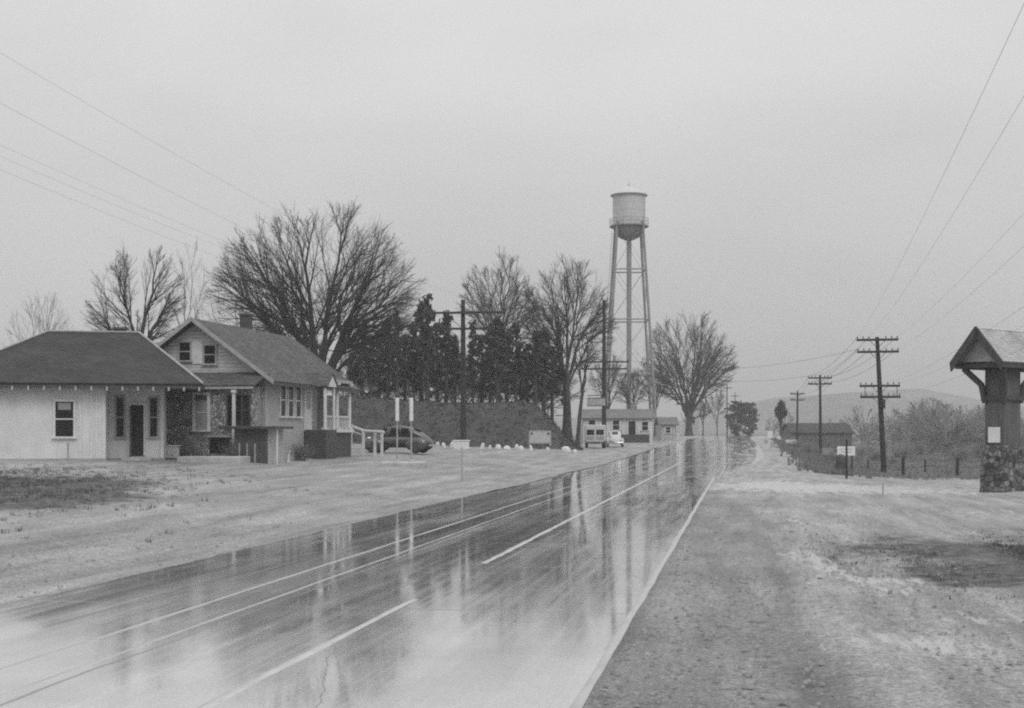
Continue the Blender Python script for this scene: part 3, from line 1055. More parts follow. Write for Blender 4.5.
shp = [shrub('roadside_bush', 200 + i, 1.3, 1.4, None, (0, 0, 0), M['brush']) for i in range(3)]
for i in range(20):
    s_ = 96 + i * 7.4; t = RR + 5.8 + ext(s_) * .4 + bend(s_) + 0.9 * sin(i * 2.1)
    X, Y = xy(t, s_)
    o = shp[i] if i < 3 else shp[i % 3].copy()
    if i >= 3: COL.objects.link(o)
    k = 0.45 + 0.45 * ((i * 0.37) % 1) + (0.4 if i > 15 else 0)
    o.location = (X, Y, gz(X, Y)); o.scale = (k * 1.3, k * 1.3, k); o.rotation_euler = (0, 0, i * 1.3)
    tag(o, 'leafless bush in the line along the right verge of the road', 'shrub', 'bushes along the right verge')
scp = [shrub('scrub_bush', 230 + i, 2.4, 3.4, None, (0, 0, 0), M['brush'], n=110) for i in range(3)]
for i in range(46):
    u = rr_.uniform(790, 1030); Y = rr_.uniform(112, 215)
    p = on(u, Y)
    o = scp[i] if i < 3 else scp[i % 3].copy()
    if i >= 3: COL.objects.link(o)
    k = (0.30 + 0.5 * rr_.random()) * (0.6 if u < 860 else 1.0)
    o.location = p; o.scale = (k * 1.3, k * 1.3, k); o.rotation_euler = (0, 0, i * 0.9)
    tag(o, 'rough grey scrub bush in the low field at right', 'shrub', 'scrub bushes in the right field')

# ------------------------------------------------------------ house parts
def window(parent, c, w, h, ax='X', pane='glass', frame='trim', sash=True, fw=0.09, mull=0):
    """a framed window on a wall; ax 'X': wall faces -Y (c on the wall plane), 'Y': wall faces +X"""
    f = MB(); g = MB()

    def bx(mb, x0, x1, z0, z1, y0, y1):
        if ax == 'X': mb.box2((c[0] + x0, c[1] + y0, c[2] + z0), (c[0] + x1, c[1] + y1, c[2] + z1))
        else: mb.box2((c[0] - y0, c[1] + x0, c[2] + z0), (c[0] - y1, c[1] + x1, c[2] + z1))
    hw, hh = w / 2, h / 2
    bx(f, -hw - fw, -hw, -hh, hh, -0.06, -0.002); bx(f, hw, hw + fw, -hh, hh, -0.06, -0.002)
    bx(f, -hw - fw, hw + fw, hh, hh + fw, -0.07, -0.002)
    if sash: bx(f, -hw, hw, -0.025, 0.025, -0.035, -0.014)
    for k in range(mull):
        x = -hw + w * (k + 1) / (mull + 1); bx(f, x - 0.04, x + 0.04, -hh, hh, -0.045, -0.014)
    bx(g, -hw + 0.001, hw - 0.001, -hh + 0.001, hh - 0.001, -0.014, -0.003)
    o = f.build('window', M[frame], parent)
    g.build('pane', M[pane], o)
    s = MB(); bx(s, -hw - fw - 0.04, hw + fw + 0.04, -hh - 0.08, -hh, -0.12, -0.002)
    s.build('sill', M[frame], o)
    return o


def hipless_slab(mb, pts, th=0.12): mb.slab(pts, th)


# ------------------------------------------------------------ small white building, left
PY = 53.0
sx = (105 - U0) / F * PY
sz = 0.80
small = thing('white_building', 'low white stucco building with a dark hipped roof at the left edge', 'building', (sx, PY, sz), radians(12))
mb = MB()
WH = 2.92
RC = 1.55
mb.box2((-5.7, 0, -0.4), (0, 8, WH))
mb.box2((0, RC, -0.4), (2.12, 7.99, WH - 0.002))
mb.build('wall', M['stucco'], small)
mb = MB()
mb.box2((-5.78, -0.06, -0.4), (0.05, -0.002, 0.14)); mb.box2((0.052, RC - .05, -0.4), (2.17, RC - .002, 0.12))
mb.build('base_course', M['greytrim'], small)
mb = MB(); mb.box2((-0.10, -0.035, 0.14), (0.03, -0.003, WH)); mb.box2((0.002, -0.003, 0.14), (0.03, RC - .01, WH))
mb.build('corner_board', M['trim'], small)
mb = MB(); mb.box2((2.02, RC - .045, 0.12), (2.15, RC - .004, WH)); mb.box2((2.122, RC, 0.12), (2.15, RC + .1, WH))
mb.build('corner_board', M['trim'], small)
for x in (-0.92, -0.50, -0.30):
    MB().box2((x - 0.05, -0.03, 0.14), (x + 0.05, -0.003, 2.6)).build('batten', M['trim'], small)
EZ, RZ = 3.04, 5.30
e = [(-6.5, -0.65), (3.72, -0.65), (3.72, 8.65), (-6.5, 8.65)]
ra, rb = (-2.6, 4.0, RZ), (1.05, 4.0, RZ)
P0, P1, P2, P3 = [(x, y, EZ) for x, y in e]
mb = MB()
for q in ((P0, P1, rb, ra), (P1, P2, rb), (P2, P3, ra, rb), (P3, P0, ra)):
    mb.slab(q, 0.07)
roof = mb.build('roof', M['roof_small'], small)
mb = MB()
mb.tube([Vector(P1) + Vector((0, 0, .02)), Vector(rb) + Vector((0, 0, .03)), Vector(ra) + Vector((0, 0, .03)), Vector(P0) + Vector((0, 0, .02))], 0.05, 6)
mb.build('ridge_cap', M['greytrim'], roof)
mb = MB()
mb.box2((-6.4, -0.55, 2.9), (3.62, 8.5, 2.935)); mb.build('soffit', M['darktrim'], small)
mb = MB()
mb.box2((-6.46, -0.60, 2.84), (3.68, -0.56, 2.99)); mb.box2((3.64, -0.555, 2.84), (3.68, 8.6, 2.99))
mb.build('fascia', M['darktrim'], small)
raf = None
for k in range(18):
    x = -6.2 + k * 0.575
    if raf is None:
        rm_ = MB().box((0, 0, 0), (0.07, 0.30, 0.15)); raf = rm_.build('rafter_tail', M['greytrim'], small); o = raf
    else:
        o = raf.copy(); COL.objects.link(o)
    o.location = (x, -0.50, 2.83)
window(small, (-1.50, 0, 1.66), 0.66, 1.34, pane='glass')
b_ = MB().box2((-1.74, -0.0135 - 0.012, 2.02), (-1.26, -0.0145, 2.28)).build('window_blind', M['paleglass'], small)
window(small, (0.46, RC, 1.75), 0.27, 1.55, fw=0.06, frame='greytrim')
window(small, (1.76, RC, 1.75), 0.27, 1.55, fw=0.06, frame='greytrim')
d = MB(); d.box2((0.80, RC - .07, 0.22), (0.87, RC - .002, 2.25)); d.box2((1.37, RC - .07, 0.22), (1.44, RC - .002, 2.25)); d.box2((0.80, RC - .07, 2.25), (1.44, RC - .002, 2.33))
dr = d.build('door', M['trim'], small)
MB().box2((0.871, RC - .025, 0.20), (1.369, RC - .003, 2.249)).build('doorway', M['dark'], dr)
MB().box((0.885, RC - .27, 1.2), (0.05, 0.46, 1.95), 0.12).build('door_leaf', M['darktrim'], dr)
MB().box2((0.55, RC - .65, -0.3), (1.7, RC - .055, 0.16)).build('door_step', M['concrete'], small)
mb = MB(); mb.tube([(0.62, 4.6, RZ - 0.35), (0.62, 4.6, RZ + 0.42)], 0.05, 8)
mb.build('vent_pipe', M['greytrim'], small)
mb = MB(); mb.box((0.25, 4.5, RZ - 0.1), (0.5, 0.5, 0.5)); mb.box((0.25, 4.5, RZ + 0.20), (0.6, 0.6, 0.09))
mb.build('chimney', M['darktrim'], small)
mb = MB(); mb.tube([(-1.32, -0.45, -0.3), (-1.32, -0.45, 0.62)], 0.03, 8); mb.box((-1.32, -0.45, 0.68), (0.10, 0.10, 0.12)); mb.tube([(-1.32, -0.45, 0.6), (-1.32, -0.56, 0.55)], 0.02, 6)
o = mb.build('standpipe', M['greytrim']); o.location = (sx, PY, sz); o.rotation_euler = (0, 0, radians(12))
tag(o, 'short grey standpipe before the white wall under the single window', 'pipe')

# ------------------------------------------------------------ stone bungalow
bz = 0.95
bung = thing('stone_bungalow', 'stone and stucco bungalow with a gabled shingle roof and side porch', 'house', (-13.85, 60.0, bz), -radians(11.0))
EW, AP, SL = 3.75, 5.98, 0.74          # half width at eaves, apex above base, roof slope


def rz_(x): return AP - SL * abs(x)


mb = MB()   # main walls with the gable (closed prism)
hw, dp = 3.15, 10.9
ev = rz_(hw) - 0.12
prof = [(-hw, -0.4), (hw, -0.4), (hw, ev), (-hw, ev)]


def prism(mbx, prof, y0, y1):
    n = len(prof)
    mbx.add([(x, y0, z) for x, z in prof] + [(x, y1, z) for x, z in prof],
            [tuple(range(n)), tuple(range(2 * n - 1, n - 1, -1))] + [(i, i + n, (i + 1) % n + n, (i + 1) % n) for i in range(n)])
    return mbx


prism(mb, prof, 0, 5.7)
prism(mb, [(-hw, -0.4), (1.75, -0.4), (1.75, ev), (-hw, ev)], 5.702, dp)
mb.build('wall', M['housewall'], bung)
for ya in (0.0, dp - 0.14):
    prism(MB(), [(-hw, ev + .002), (hw, ev + .002), (0, AP - 0.14)], ya, ya + 0.14).build('gable', M['gable'], bung)
mb = MB()
y0, y1 = -0.55, 12.0
z0 = rz_(EW)
mb.slab([(EW, y0, z0), (EW, y1, z0), (0, y1, AP), (0, y0, AP)], 0.10)
mb.slab([(0, y0, AP), (0, y1, AP), (-EW, y1, z0), (-EW, y0, z0)], 0.10)
roof = mb.build('roof', M['roof_house'], bung)
for s_ in (1, -1):
    a = Vector((s_ * (EW + 0.02), y0 - 0.03, z0 + 0.02)); b = Vector((0.002 * s_, y0 - 0.03, AP + 0.03))
    MB().slab([a, b, b + Vector((0, 0, -0.19)), a + Vector((0, 0, -0.17))], 0.05).build('barge_board', M['greytrim'], roof)
mb = MB(); mb.box2((EW - 0.03, y0 + 0.03, z0 - 0.19), (EW + 0.015, y1 - 0.05, z0 - 0.045)); mb.build('gutter', M['darktrim'], roof)
mb = MB(); mb.box((-0.7, 7.4, AP - 0.1), (0.48, 0.48, 1.7)); mb.box((-0.7, 7.4, AP + 0.80), (0.58, 0.58, 0.10)); mb.build('chimney', M['darktrim'], roof)
# attic windows
window(bung, (-0.55, 0, 4.55), 0.50, 0.78, frame='greytrim'); window(bung, (0.62, 0, 4.40), 0.50, 0.78, frame='greytrim')
MB().box2((-0.22, -0.05, 4.0), (0.27, -0.003, 5.0)).build('gable_panel', M['trim'], bung)
# stone front projection with its low roof
fy = -1.2
mb = MB(); mb.box2((-3.6, fy, -0.4), (3.05, -0.003, 2.95)); mb.build('stone_front', M['stone'], bung)
pz0, pz1 = 3.0, 3.62
mb = MB()
mb.slab([(-3.9, fy - 0.32, pz0), (3.25, fy - 0.32, pz0), (3.4, -0.004, pz1), (-3.9, -0.004, pz1)], 0.07)
pr = mb.build('porch_roof', M['roof_house'], bung)
MB().box2((-3.88, fy - 0.30, 2.84), (3.20, fy - 0.26, 2.94)).build('fascia', M['greytrim'], pr)
window(bung, (-0.9, fy, 1.95), 0.24, 1.25, fw=0.05, frame='greytrim')
# pale blind with a bright jamb
window(bung, (0.75, fy, 1.85), 0.56, 1.50, pane='paleglass', fw=0.12)
MB().box2((0.48, fy - 0.075, 2.40), (1.02, fy - 0.02, 2.58)).build('blind_head', M['darktrim'], bung)
o = window(bung, (2.45, fy, 1.92), 0.95, 1.25, pane='glass', fw=0.06, frame='darktrim', mull=2)
mb = MB(); mb.box2((2.29, fy - 0.36, 0.0), (2.41, fy - 0.24, 2.80)); mb.box2((2.25, fy - 0.40, 2.68), (2.45, fy - 0.20, 2.795)); mb.build('porch_post', M['trim'], bung)
mb = MB(); mb.box2((1.05, fy - 0.09, 0.78), (2.1, fy - 0.002, 0.88)); mb.build('basement_sill', M['greytrim'], bung)
mb = MB(); mb.box2((1.15, fy - 0.05, 0.12), (2.0, fy - 0.002, 0.76)); mb.build('basement_opening', M['dark'], bung)
# side wall windows
for y in (2.15, 3.15, 4.15):
    window(bung, (hw, y, 2.45), 0.62, 1.45, 'Y', frame='trim', fw=0.10)
for ya, yb in ((-0.03, 0.12), (5.5, 5.7)):
    MB().box2((hw + 0.002, ya, 0.0), (hw + 0.03, yb, ev)).build('corner_board', M['greytrim'], bung)
# side porch under the roof
mb = MB(); mb.box2((1.752, 5.72, 0.98), (3.75, dp, 1.12)); mb.build('porch_floor', M['trim'], bung)
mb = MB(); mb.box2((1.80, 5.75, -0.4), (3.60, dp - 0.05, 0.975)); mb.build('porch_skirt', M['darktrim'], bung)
for y in (6.9, 8.7, 10.7):
    c = MB(); c.tube([(3.55, y, 1.12), (3.55, y, ev - 0.1)], [0.10, 0.085], 12); c.box((3.55, y, 1.18), (0.30, 0.30, 0.10)); c.box((3.55, y, ev - 0.14), (0.30, 0.30, 0.10))
    c.build('porch_column', M['trim'], bung, smooth=40)
mb = MB(); mb.box2((3.42, 5.75, ev - 0.09), (3.68, dp, ev + 0.06)); mb.build('porch_beam', M['greytrim'], bung)
for y in (7.6, 9.6):
    window(bung, (1.75, y, 2.3), 0.8, 1.4, 'Y', frame='trim')
mb = MB()
for k in range(16):
    y = 7.1 + k * 0.22
    mb.box2((3.53, y, 1.12), (3.57, y + 0.04, 1.72))
mb.box2((3.50, 6.95, 1.72), (3.60, 10.65, 1.80)); mb.build('porch_railing', M['trim'], bung)
# small gabled entry with white door
mb = MB(); mb.box2((hw + 0.001 - 0.05, 5.0, 1.05), (hw + 0.05, 6.0, 3.1)); dr = mb.build('door', M['trim'], bung)
MB().box2((hw + 0.051, 5.2, 2.1), (hw + 0.06, 5.8, 2.9)).build('pane', M['paleglass'], dr)
mb = MB()
gx0, gx1 = 2.3, 4.35
mb.slab([(gx0, 4.9, 3.16), (gx1, 4.9, 3.16), (gx1, 5.75, 3.85), (gx0, 5.75, 3.85)], 0.08)
mb.slab([(gx0, 5.75, 3.85), (gx1, 5.75, 3.85), (gx1, 6.6, 3.16), (gx0, 6.6, 3.16)], 0.08)
er = mb.build('entry_roof', M['roof_house'], bung)
mb = MB(); mb.add([(gx1 - 0.1, 5.05, 3.14), (gx1 - 0.1, 6.45, 3.14), (gx1 - 0.1, 5.75, 3.70), (gx1 - 0.04, 5.05, 3.14), (gx1 - 0.04, 6.45, 3.14), (gx1 - 0.04, 5.75, 3.70)],
                  [(0, 1, 2), (5, 4, 3), (0, 3, 4, 1), (1, 4, 5, 2), (2, 5, 3, 0)])
mb.build('entry_gable', M['trim'], er)
for y in (5.1, 6.4):
    MB().tube([(4.15, y, 1.12), (4.15, y, 3.12)], 0.075, 10).build('porch_column', M['trim'], bung, smooth=40)
MB().box2((hw + 0.06, 4.95, -0.4), (4.25, 6.55, 1.11)).build('entry_platform', M['darktrim'], bung)
# cellar shed in front of the right corner
shp_ = at(259, 452, 56.9)
shed = thing('plank_shed', 'low dark plank shed with a flat overhanging roof before the bungalow corner', 'shed', (shp_.x, shp_.y, gz(shp_.x, shp_.y)), -radians(11))
mb = MB(); mb.box2((-0.72, -0.9, -0.3), (0.72, -0.86, 1.38)); mb.build('front', M['plank'], shed)
mb = MB(); mb.box2((-0.72, -0.855, -0.3), (0.72, 0.95, 1.379)); mb.build('side_wall', M['palepl'], shed)
mb = MB(); mb.box2((-1.25, -1.25, 1.385), (1.15, 1.05, 1.50)); mb.build('roof', M['darktrim'], shed, 0.012)
mb = MB(); mb.tube([(1.02, -0.6, -0.2), (1.02, -0.6, 1.382)], 0.05, 8); mb.build('post', M['trim'], shed)
for k, x in enumerate((-0.52, -0.18, 0.16)):
    MB().box2((x, -0.925, 0.0), (x + 0.06, -0.902, 0.8)).build('batten', M['greytrim'], shed)
# odds and ends in front
p = on(172, 57.0); o = MB().box((0, 0, 0.30), (0.55, 0.4, 0.5)).box((0, 0, 0.56), (0.66, 0.5, 0.06)).box((0, -0.21, 0.30), (0.3, 0.02, 0.26)).build('white_box', M['signwhite'], None, 0.01); o.location = p
tag(o, 'small white box standing at the foot of the stone wall', 'box')
p = on(182, 56.6); shrub('leafless_shrub', 301, 0.8, 1.2, 'leafless shrub growing against the stone front below the pale window', on(190, 57.6), M['brush'], n=50)
shrub('leafless_shrub', 302, 1.0, 1.0, 'leafless shrub at the stone corner beside the porch post', on(231, 56.6), M['brush'], n=40)
shrub('leafless_shrub', 303, 0.9, 1.0, 'leafless shrub by the right side of the dark plank shed', on(300, 60.5), M['weed'], n=90)
o = MB().box((0, 0, 0.06), (2.6, 1.4, 0.36)).build('concrete_slab', M['concrete'], None, 0.03); o.location = on(214, 55.0); o.rotation_euler = (0, 0, -radians(8))
tag(o, 'pale concrete doorstep slab in front of the stone wall', 'slab')
o = MB().tube([(0, 0, -0.2), (0, 0, 0.42)], 0.07, 10).box((0, 0, 0.44), (0.2, 0.2, 0.05)).build('stub_post', M['trim']); o.location = on(288, 58.5)
tag(o, 'short white stub post at the right of the plank shed', 'post')

# white rail by the porch
rail = thing('white_rail', 'white timber railing sloping down from the bungalow porch', 'railing', on(350, 72.5))
rz0 = rail.location.z
a = at(349, 425, 72.5) - Vector(rail.location); b = at(364, 431, 72.0) - Vector(rail.location); c = at(384, 432, 71.5) - Vector(rail.location)
mb = MB(); mb.tube([a, b, c], 0.075, 8); mb.tube([a + Vector((0, 0, -.28)), b + Vector((0, 0, -.24)), b + Vector((0.02, 0, -.24))], 0.04, 6); mb.build('rail', M['trim'], rail)
for u_ in (351, 363.5, 375, 382):
    q = at(u_, 432, 72.0) - Vector(rail.location)
    zt = a.z if u_ < 352 else b.z
    MB().box2((q.x - 0.07, q.y - 0.07, -0.35), (q.x + 0.07, q.y + 0.07, zt)).build('post', M['trim'], rail)


# ------------------------------------------------------------ cars
def ring(x, hw, z0, z1, n=20, e=2.6):
    out = []
    for k in range(n):
        a = 2 * pi * k / n
        c, s = cos(a), sin(a)
        y = hw * (abs(c) ** (2 / e)) * (1 if c >= 0 else -1)
        z = (z0 + z1) / 2 + (z1 - z0) / 2 * (abs(s) ** (2 / e)) * (1 if s >= 0 else -1)
        out.append((x, y, z))
    return out


def sedan(name, label, loc, rz, paint):
    root = thing(name, label, 'car', loc, rz)
    b = MB()
    b.loft([ring(*q) for q in ((-2.18, .30, .45, .62), (-2.02, .52, .40, .86), (-1.6, .66, .36, 1.02), (-.6, .74, .34, 1.08), (.3, .74, .34, 1.07), (.9, .58, .36, 1.06), (1.5, .44, .36, 1.03), (1.95, .33, .40, .96), (2.12, .20, .46, .84))])
    b.loft([ring(*q) for q in ((-2.14, .30, .5, .74), (-1.85, .46, .6, 1.00), (-1.40, .56, .8, 1.29), (-.85, .62, .9, 1.53), (-.1, .635, .9, 1.63), (.35, .62, .9, 1.60), (.62, .58, .9, 1.46), (.92, .50, .9, 1.10))])
    body = b.build('body', M[paint], root, smooth=50)
    for s_ in (1, -1):
        f = MB(); f.ellipsoid((1.42, s_ * .70, .50), (.66, .19, .40)); f.build('fender', M[paint], root, smooth=60)
        f = MB(); f.ellipsoid((-1.32, s_ * .72, .52), (.70, .18, .40)); f.build('fender', M[paint], root, smooth=60)
        f = MB(); f.box((0.05, s_ * .78, .36), (1.7, .22, .06)); f.build('running_board', M['rubber'], root, 0.01)
        for x0, x1 in ((-.95, -.32), (-.24, .34)):
            w = MB(); w.add([(x0, s_ * .655, 1.12), (x1, s_ * .655, 1.12), (x1 - .03, s_ * .625, 1.46), (x0 + (.16 if x0 < -.5 else .0), s_ * .625, 1.46),
                             (x0, s_ * .56, 1.12), (x1, s_ * .56, 1.12), (x1 - .03, s_ * .53, 1.46), (x0 + (.16 if x0 < -.5 else .0), s_ * .53, 1.46)],
                            [(0, 1, 2, 3), (7, 6, 5, 4), (0, 4, 5, 1), (1, 5, 6, 2), (2, 6, 7, 3), (3, 7, 4, 0)])
            w.build('side_window', M['glass'], root)
        h = MB(); h.ellipsoid((1.78, s_ * .50, .86), (.16, .11, .11), 12, 8); h.build('headlight', M['chrome'], root, smooth=60)
        for x in (1.42, -1.32):
            t = MB(); t.tube([(x, s_ * .62, .33), (x, s_ * .82, .33)], .335, 20); w = t.build('wheel', M['rubber'], root, smooth=40)
            t = MB(); t.tube([(x, s_ * .80, .33), (x, s_ * .835, .33)], [.19, .15], 16); t.build('hub_cap', M['chrome'], w, smooth=40)
    w = MB(); w.slab([(-1.42, -.28, 1.27), (-1.42, .28, 1.27), (-1.0, .30, 1.465), (-1.0, -.30, 1.465)], .05)
    o = w.build('rear_window', M['glass'], root); o.location = (-0.035, 0, 0.03)
    w = MB(); w.slab([(.90, .42, 1.14), (.90, -.42, 1.14), (.66, -.44, 1.45), (.66, .44, 1.45)], .05)
    o = w.build('windscreen', M['glass'], root); o.location = (0.04, 0, 0.02)
    for x in (2.22, -2.27):
        w = MB(); w.tube([(x - .1 * (1 if x > 0 else -1), -.78, .46), (x, -.4, .46), (x, .4, .46), (x - .1 * (1 if x > 0 else -1), .78, .46)], .05, 8); w.build('bumper', M['chrome'], root, smooth=40)
    return root


p = on(399, 80.0)
sedan('parked_sedan', 'dark rounded sedan with a long sloping tail parked beyond the white rail', p, radians(167), 'carpaint').scale = (0.95, 1.0, 1.0)
sedan('pale_sedan', 'small pale sedan parked tail on before the white cottage', on(615, 136.0), radians(86), 'palepaint')


def van(name, label, loc, rz):
    root = thing(name, label, 'truck', loc, rz)
    b = MB(); b.box2((-2.4, -.98, .55), (0.9, .98, 2.15)); b.build('body', M['palepaint'], root, 0.08)
    b = MB(); b.box2((0.905, -.80, .55), (1.7, .80, 1.85)); b.build('cab', M['palepaint'], root, 0.08)
    b = MB(); b.box2((1.705, -.50, .5), (2.5, .50, 1.15)); b.build('bonnet', M['palepaint'], root, 0.08)
    for s_ in (1, -1):
        MB().box2((-2.43, s_ * .10, 1.25), (-2.405, s_ * .78, 1.72)).build('rear_window', M['glass'], root)
        MB().box2((-2.43, s_ * .08, 0.80), (-2.405, s_ * .82, 1.12)).build('door_panel', M['greytrim'], root)
        MB().box2((1.1, s_ * .803, 1.2), (1.5, s_ * .815, 1.65)).build('side_window', M['glass'], root)
        MB().box2((-2.46, s_ * .84, .62), (-2.40, s_ * .95, .72)).build('tail_lamp', M['darktrim'], root)
        for x in (-1.5, 1.9):
            t = MB(); t.tube([(x, s_ * .66, .36), (x, s_ * .90, .36)], .36, 18); w = t.build('wheel', M['rubber'], root, smooth=40)
            t = MB(); t.tube([(x, s_ * .89, .36), (x, s_ * .915, .36)], .17, 14); t.build('hub_cap', M['greytrim'], w)
    MB().box2((-2.56, -.95, .42), (-2.46, .95, .54)).build('bumper', M['darktrim'], root)
    return root


van('delivery_truck', 'pale boxy delivery truck parked tail on at the foot of the dark pole', on(595, 128.0), radians(87))


# ------------------------------------------------------------ utility poles and wires
def utility_pole(name, label, base, top, rad, arms, seed=0, extra=None):
    """arms: (height above base, half length, turned by)"""
    base, top = Vector(base), Vector(top)
    root = thing(name, label, 'utility pole', base, 0, 'utility poles')
    ax = top - base
    MB().tube([ax * -0.05, ax * 0.5, ax], [rad * 1.15, rad, rad * 0.75], 12).build('pole', M['pole'], root, smooth=50)
    ins = None; ends = []
    for (hgt, half, ang) in arms:
        c = ax * (hgt / ax.z)
        d = Vector((cos(ang), sin(ang), 0)); nrm = Vector((-sin(ang), cos(ang), 0))
        cc = c - nrm * (rad + 0.06)
        arm = MB().box((cc.x, cc.y, cc.z), (2 * half, 0.12, 0.15), ang).build('crossarm', M['pole'], root)
        br = MB()
        for s_ in (1, -1):
            br.tube([cc + d * s_ * half * 0.42 - nrm * .06, c - Vector((0, 0, half * 0.40)) - nrm * (rad)], 0.018, 5)
        br.build('brace', M['pole'], arm)
        row = []
        for k in (-0.95, -0.68, -0.40, 0.40, 0.68, 0.95):
            q = cc + d * half * k + Vector((0, 0, 0.06))
            if ins is None:
                o = MB().lathe([(.02, 0), (.02, .06), (.05, .06), (.055, .10), (.035, .13), (.04, .16), (.015, .19)], n=10).build('insulator', M['insul'], root, smooth=50); ins = o
            else:
                o = ins.copy(); COL.objects.link(o)
            o.location = q
            row.append(base + q + Vector((0, 0, 0.14)))
        ends.append(row)
    return root, ends


def pole_px(name, label, ub, Y, ut, vt, rad, arms_px, zf=gz):
    b = on(ub, Y, zf); t = at(ut, vt, Y)
    arms = [(at(0, v, Y).z - b[2], half, ang) for (v, half, ang) in arms_px]
    return utility_pole(name, label, b, t, rad, arms)


AR = -radians(13.0)
rp, RE = pole_px('utility_pole', 'tall dark leaning utility pole with four crossarms on the right', 884, 91, 877, 337, 0.17,
                 [(340, 1.35, AR), (352, 1.35, AR), (386, 1.30, AR), (397, 1.30, AR)])
for s_ in (-1, 1):
    q = at(880 + s_ * 16, 391.5, 91) - Vector(rp.location)
    MB().tube([q + Vector((0, -.25, -.40)), q + Vector((0, -.25, .40))], 0.025, 6).build('arm_tie', M['pole'], rp)
q = at(881.5, 404, 91) - Vector(rp.location)
MB().lathe([(.12, -.32), (.16, -.30), (.16, .26), (.13, .30), (.05, .34)], (q.x, q.y - 0.34, q.z), 14).build('transformer', M['pole'], rp, smooth=50)
r2, RE2 = pole_px('utility_pole', 'thin utility pole with two crossarms next beyond the tall leaning one', 820.5, 136, 820, 375, 0.14, [(378, 1.15, AR), (384, 1.15, AR)])
r3, RE3 = pole_px('utility_pole', 'faint utility pole rising left of the dark-roofed barn', 797, 190, 797.5, 391, 0.15, [(394, 1.0, AR), (400, 1.0, AR)])
lp, LE = pole_px('utility_pole', 'tall dark utility pole with two long crossarms before the pine bank', 463.5, 97, 463, 300, 0.19, [(313, 2.9, -radians(8)), (329, 2.3, -radians(8))])
l2, LE2 = pole_px('utility_pole', 'tall dark pole with low crossarms and a hanging sign by the white cottage', 604, 132, 604, 300, 0.19, [(362, 2.4, -radians(4)), (369, 2.2, -radians(4))])
for (u_, Y_, vt_, lb) in ((727, 330, 384, 'small far utility pole at the left of the road crest'), (735, 380, 392, 'farthest tiny utility pole above the crest of the road')):
    pole_px('utility_pole', lb, u_, Y_, u_, vt_, 0.15, [(vt_ + 4, 1.2, -radians(10))])

tail = thing('hanging_sign', 'pale double-curved sign board hung from a bracket on the dark pole', 'sign', l2.location)
c = at(596, 402, 132) - Vector(l2.location)
mb = MB(); mb.box((c.x, -.25, c.z), (1.75, .08, .85)); mb.build('panel', M['signgrey'], tail, 0.03)
mb = MB(); mb.tube([(-0.02, -.25, c.z + .62), (c.x - .85, -.25, c.z + .62)], .04, 8); mb.tube([(c.x - .6, -.25, c.z + .62), (c.x - .6, -.25, c.z + .42)], .02, 6); mb.tube([(c.x + .5, -.25, c.z + .62), (c.x + .5, -.25, c.z + .42)], .02, 6)
mb.build('bracket', M['pole'], tail)
mb = MB(); mb.box((c.x, -.30, c.z + .37), (1.7, .03, .06)); mb.box((c.x, -.30, c.z - .37), (1.7, .03, .06)); mb.build('border', M['darktrim'], tail)


def wire(a, b, sag, rad, label, group, n=26):
    a, b = Vector(a), Vector(b)
    pts = []
    for i in range(n + 1):
        f = i / n; p = a.lerp(b, f); p.z -= 4 * sag * f * (1 - f); pts.append(p)
    o = MB().tube(pts, rad, 5).build('overhead_wire', M['wire'], smooth=80)
    return tag(o, label, 'wire', group)


GR, GL = 'wires from the tall leaning pole overhead', 'wires from the left pole'
Q0 = Vector((3.4, -4.0, 0))
dr_ = Vector((cos(AR), sin(AR), 0))
for ai, (row, zz, idx) in enumerate(zip(RE, (8.6, 7.7, 5.75, 4.95), ((0, 2, 5), (5,), (3, 5), (4,)))):
    for k in idx:
        f = (-0.95, -0.68, -0.40, 0.40, 0.68, 0.95)[k]
        e_ = Q0 + dr_ * 1.35 * f + Vector((0, 0, zz))
        wire(row[k], e_, 0.7, 0.0032, 'thin wire from the tall leaning right pole running overhead towards the camera', GR)
for ai in (0, 1):
    for k in (0, 2, 5):
        wire(RE[ai][k], RE2[ai][k], 0.5, 0.012, 'thin wire between the tall leaning pole and the next pole beyond', 'wires between the right poles')
for ai in (0, 1):
    for k in (0, 5):
        wire(RE2[ai][k], RE3[ai][k], 0.6, 0.012, 'thin wire between the two smaller poles at right', 'wires between the far right poles')
for ai, (row, idx, zz) in enumerate(zip(LE, ((0, 1, 5), (2, 5)), (10.6, 9.7))):
    for k in idx:
        f = (-0.95, -0.68, -0.40, 0.40, 0.68, 0.95)[k]
        e_ = Vector((-15.8 + 2.4 * f, 6.0, zz))
        wire(row[k], e_, 1.2, 0.0024, 'faint wire from the left pole passing over the buildings towards the camera', GL)
for ai in (0, 1):
    for k in (0, 2, 5):
        wire(LE[ai][k], LE2[ai][k], 0.4, 0.010, 'wire between the left pole and the pole with the hanging sign', 'wires between the left poles')
wire(LE2[0][5], RE[1][0], 1.1, 0.010, 'upper of two thin wires strung across the road', 'wires across the road')
wire(LE2[1][5], RE2[0][0], 0.9, 0.010, 'lower of two thin wires strung across the road', 'wires across the road')

# ------------------------------------------------------------ water tower
TY = 182.0
tc_ = on(629, TY)
tow = thing('water_tower', 'tall four-legged steel water tower with a cylindrical tank', 'water tower', tc_, radians(38))
pm = F / TY


def tz(v): return H - (v - V0) / F * TY - tc_[2]


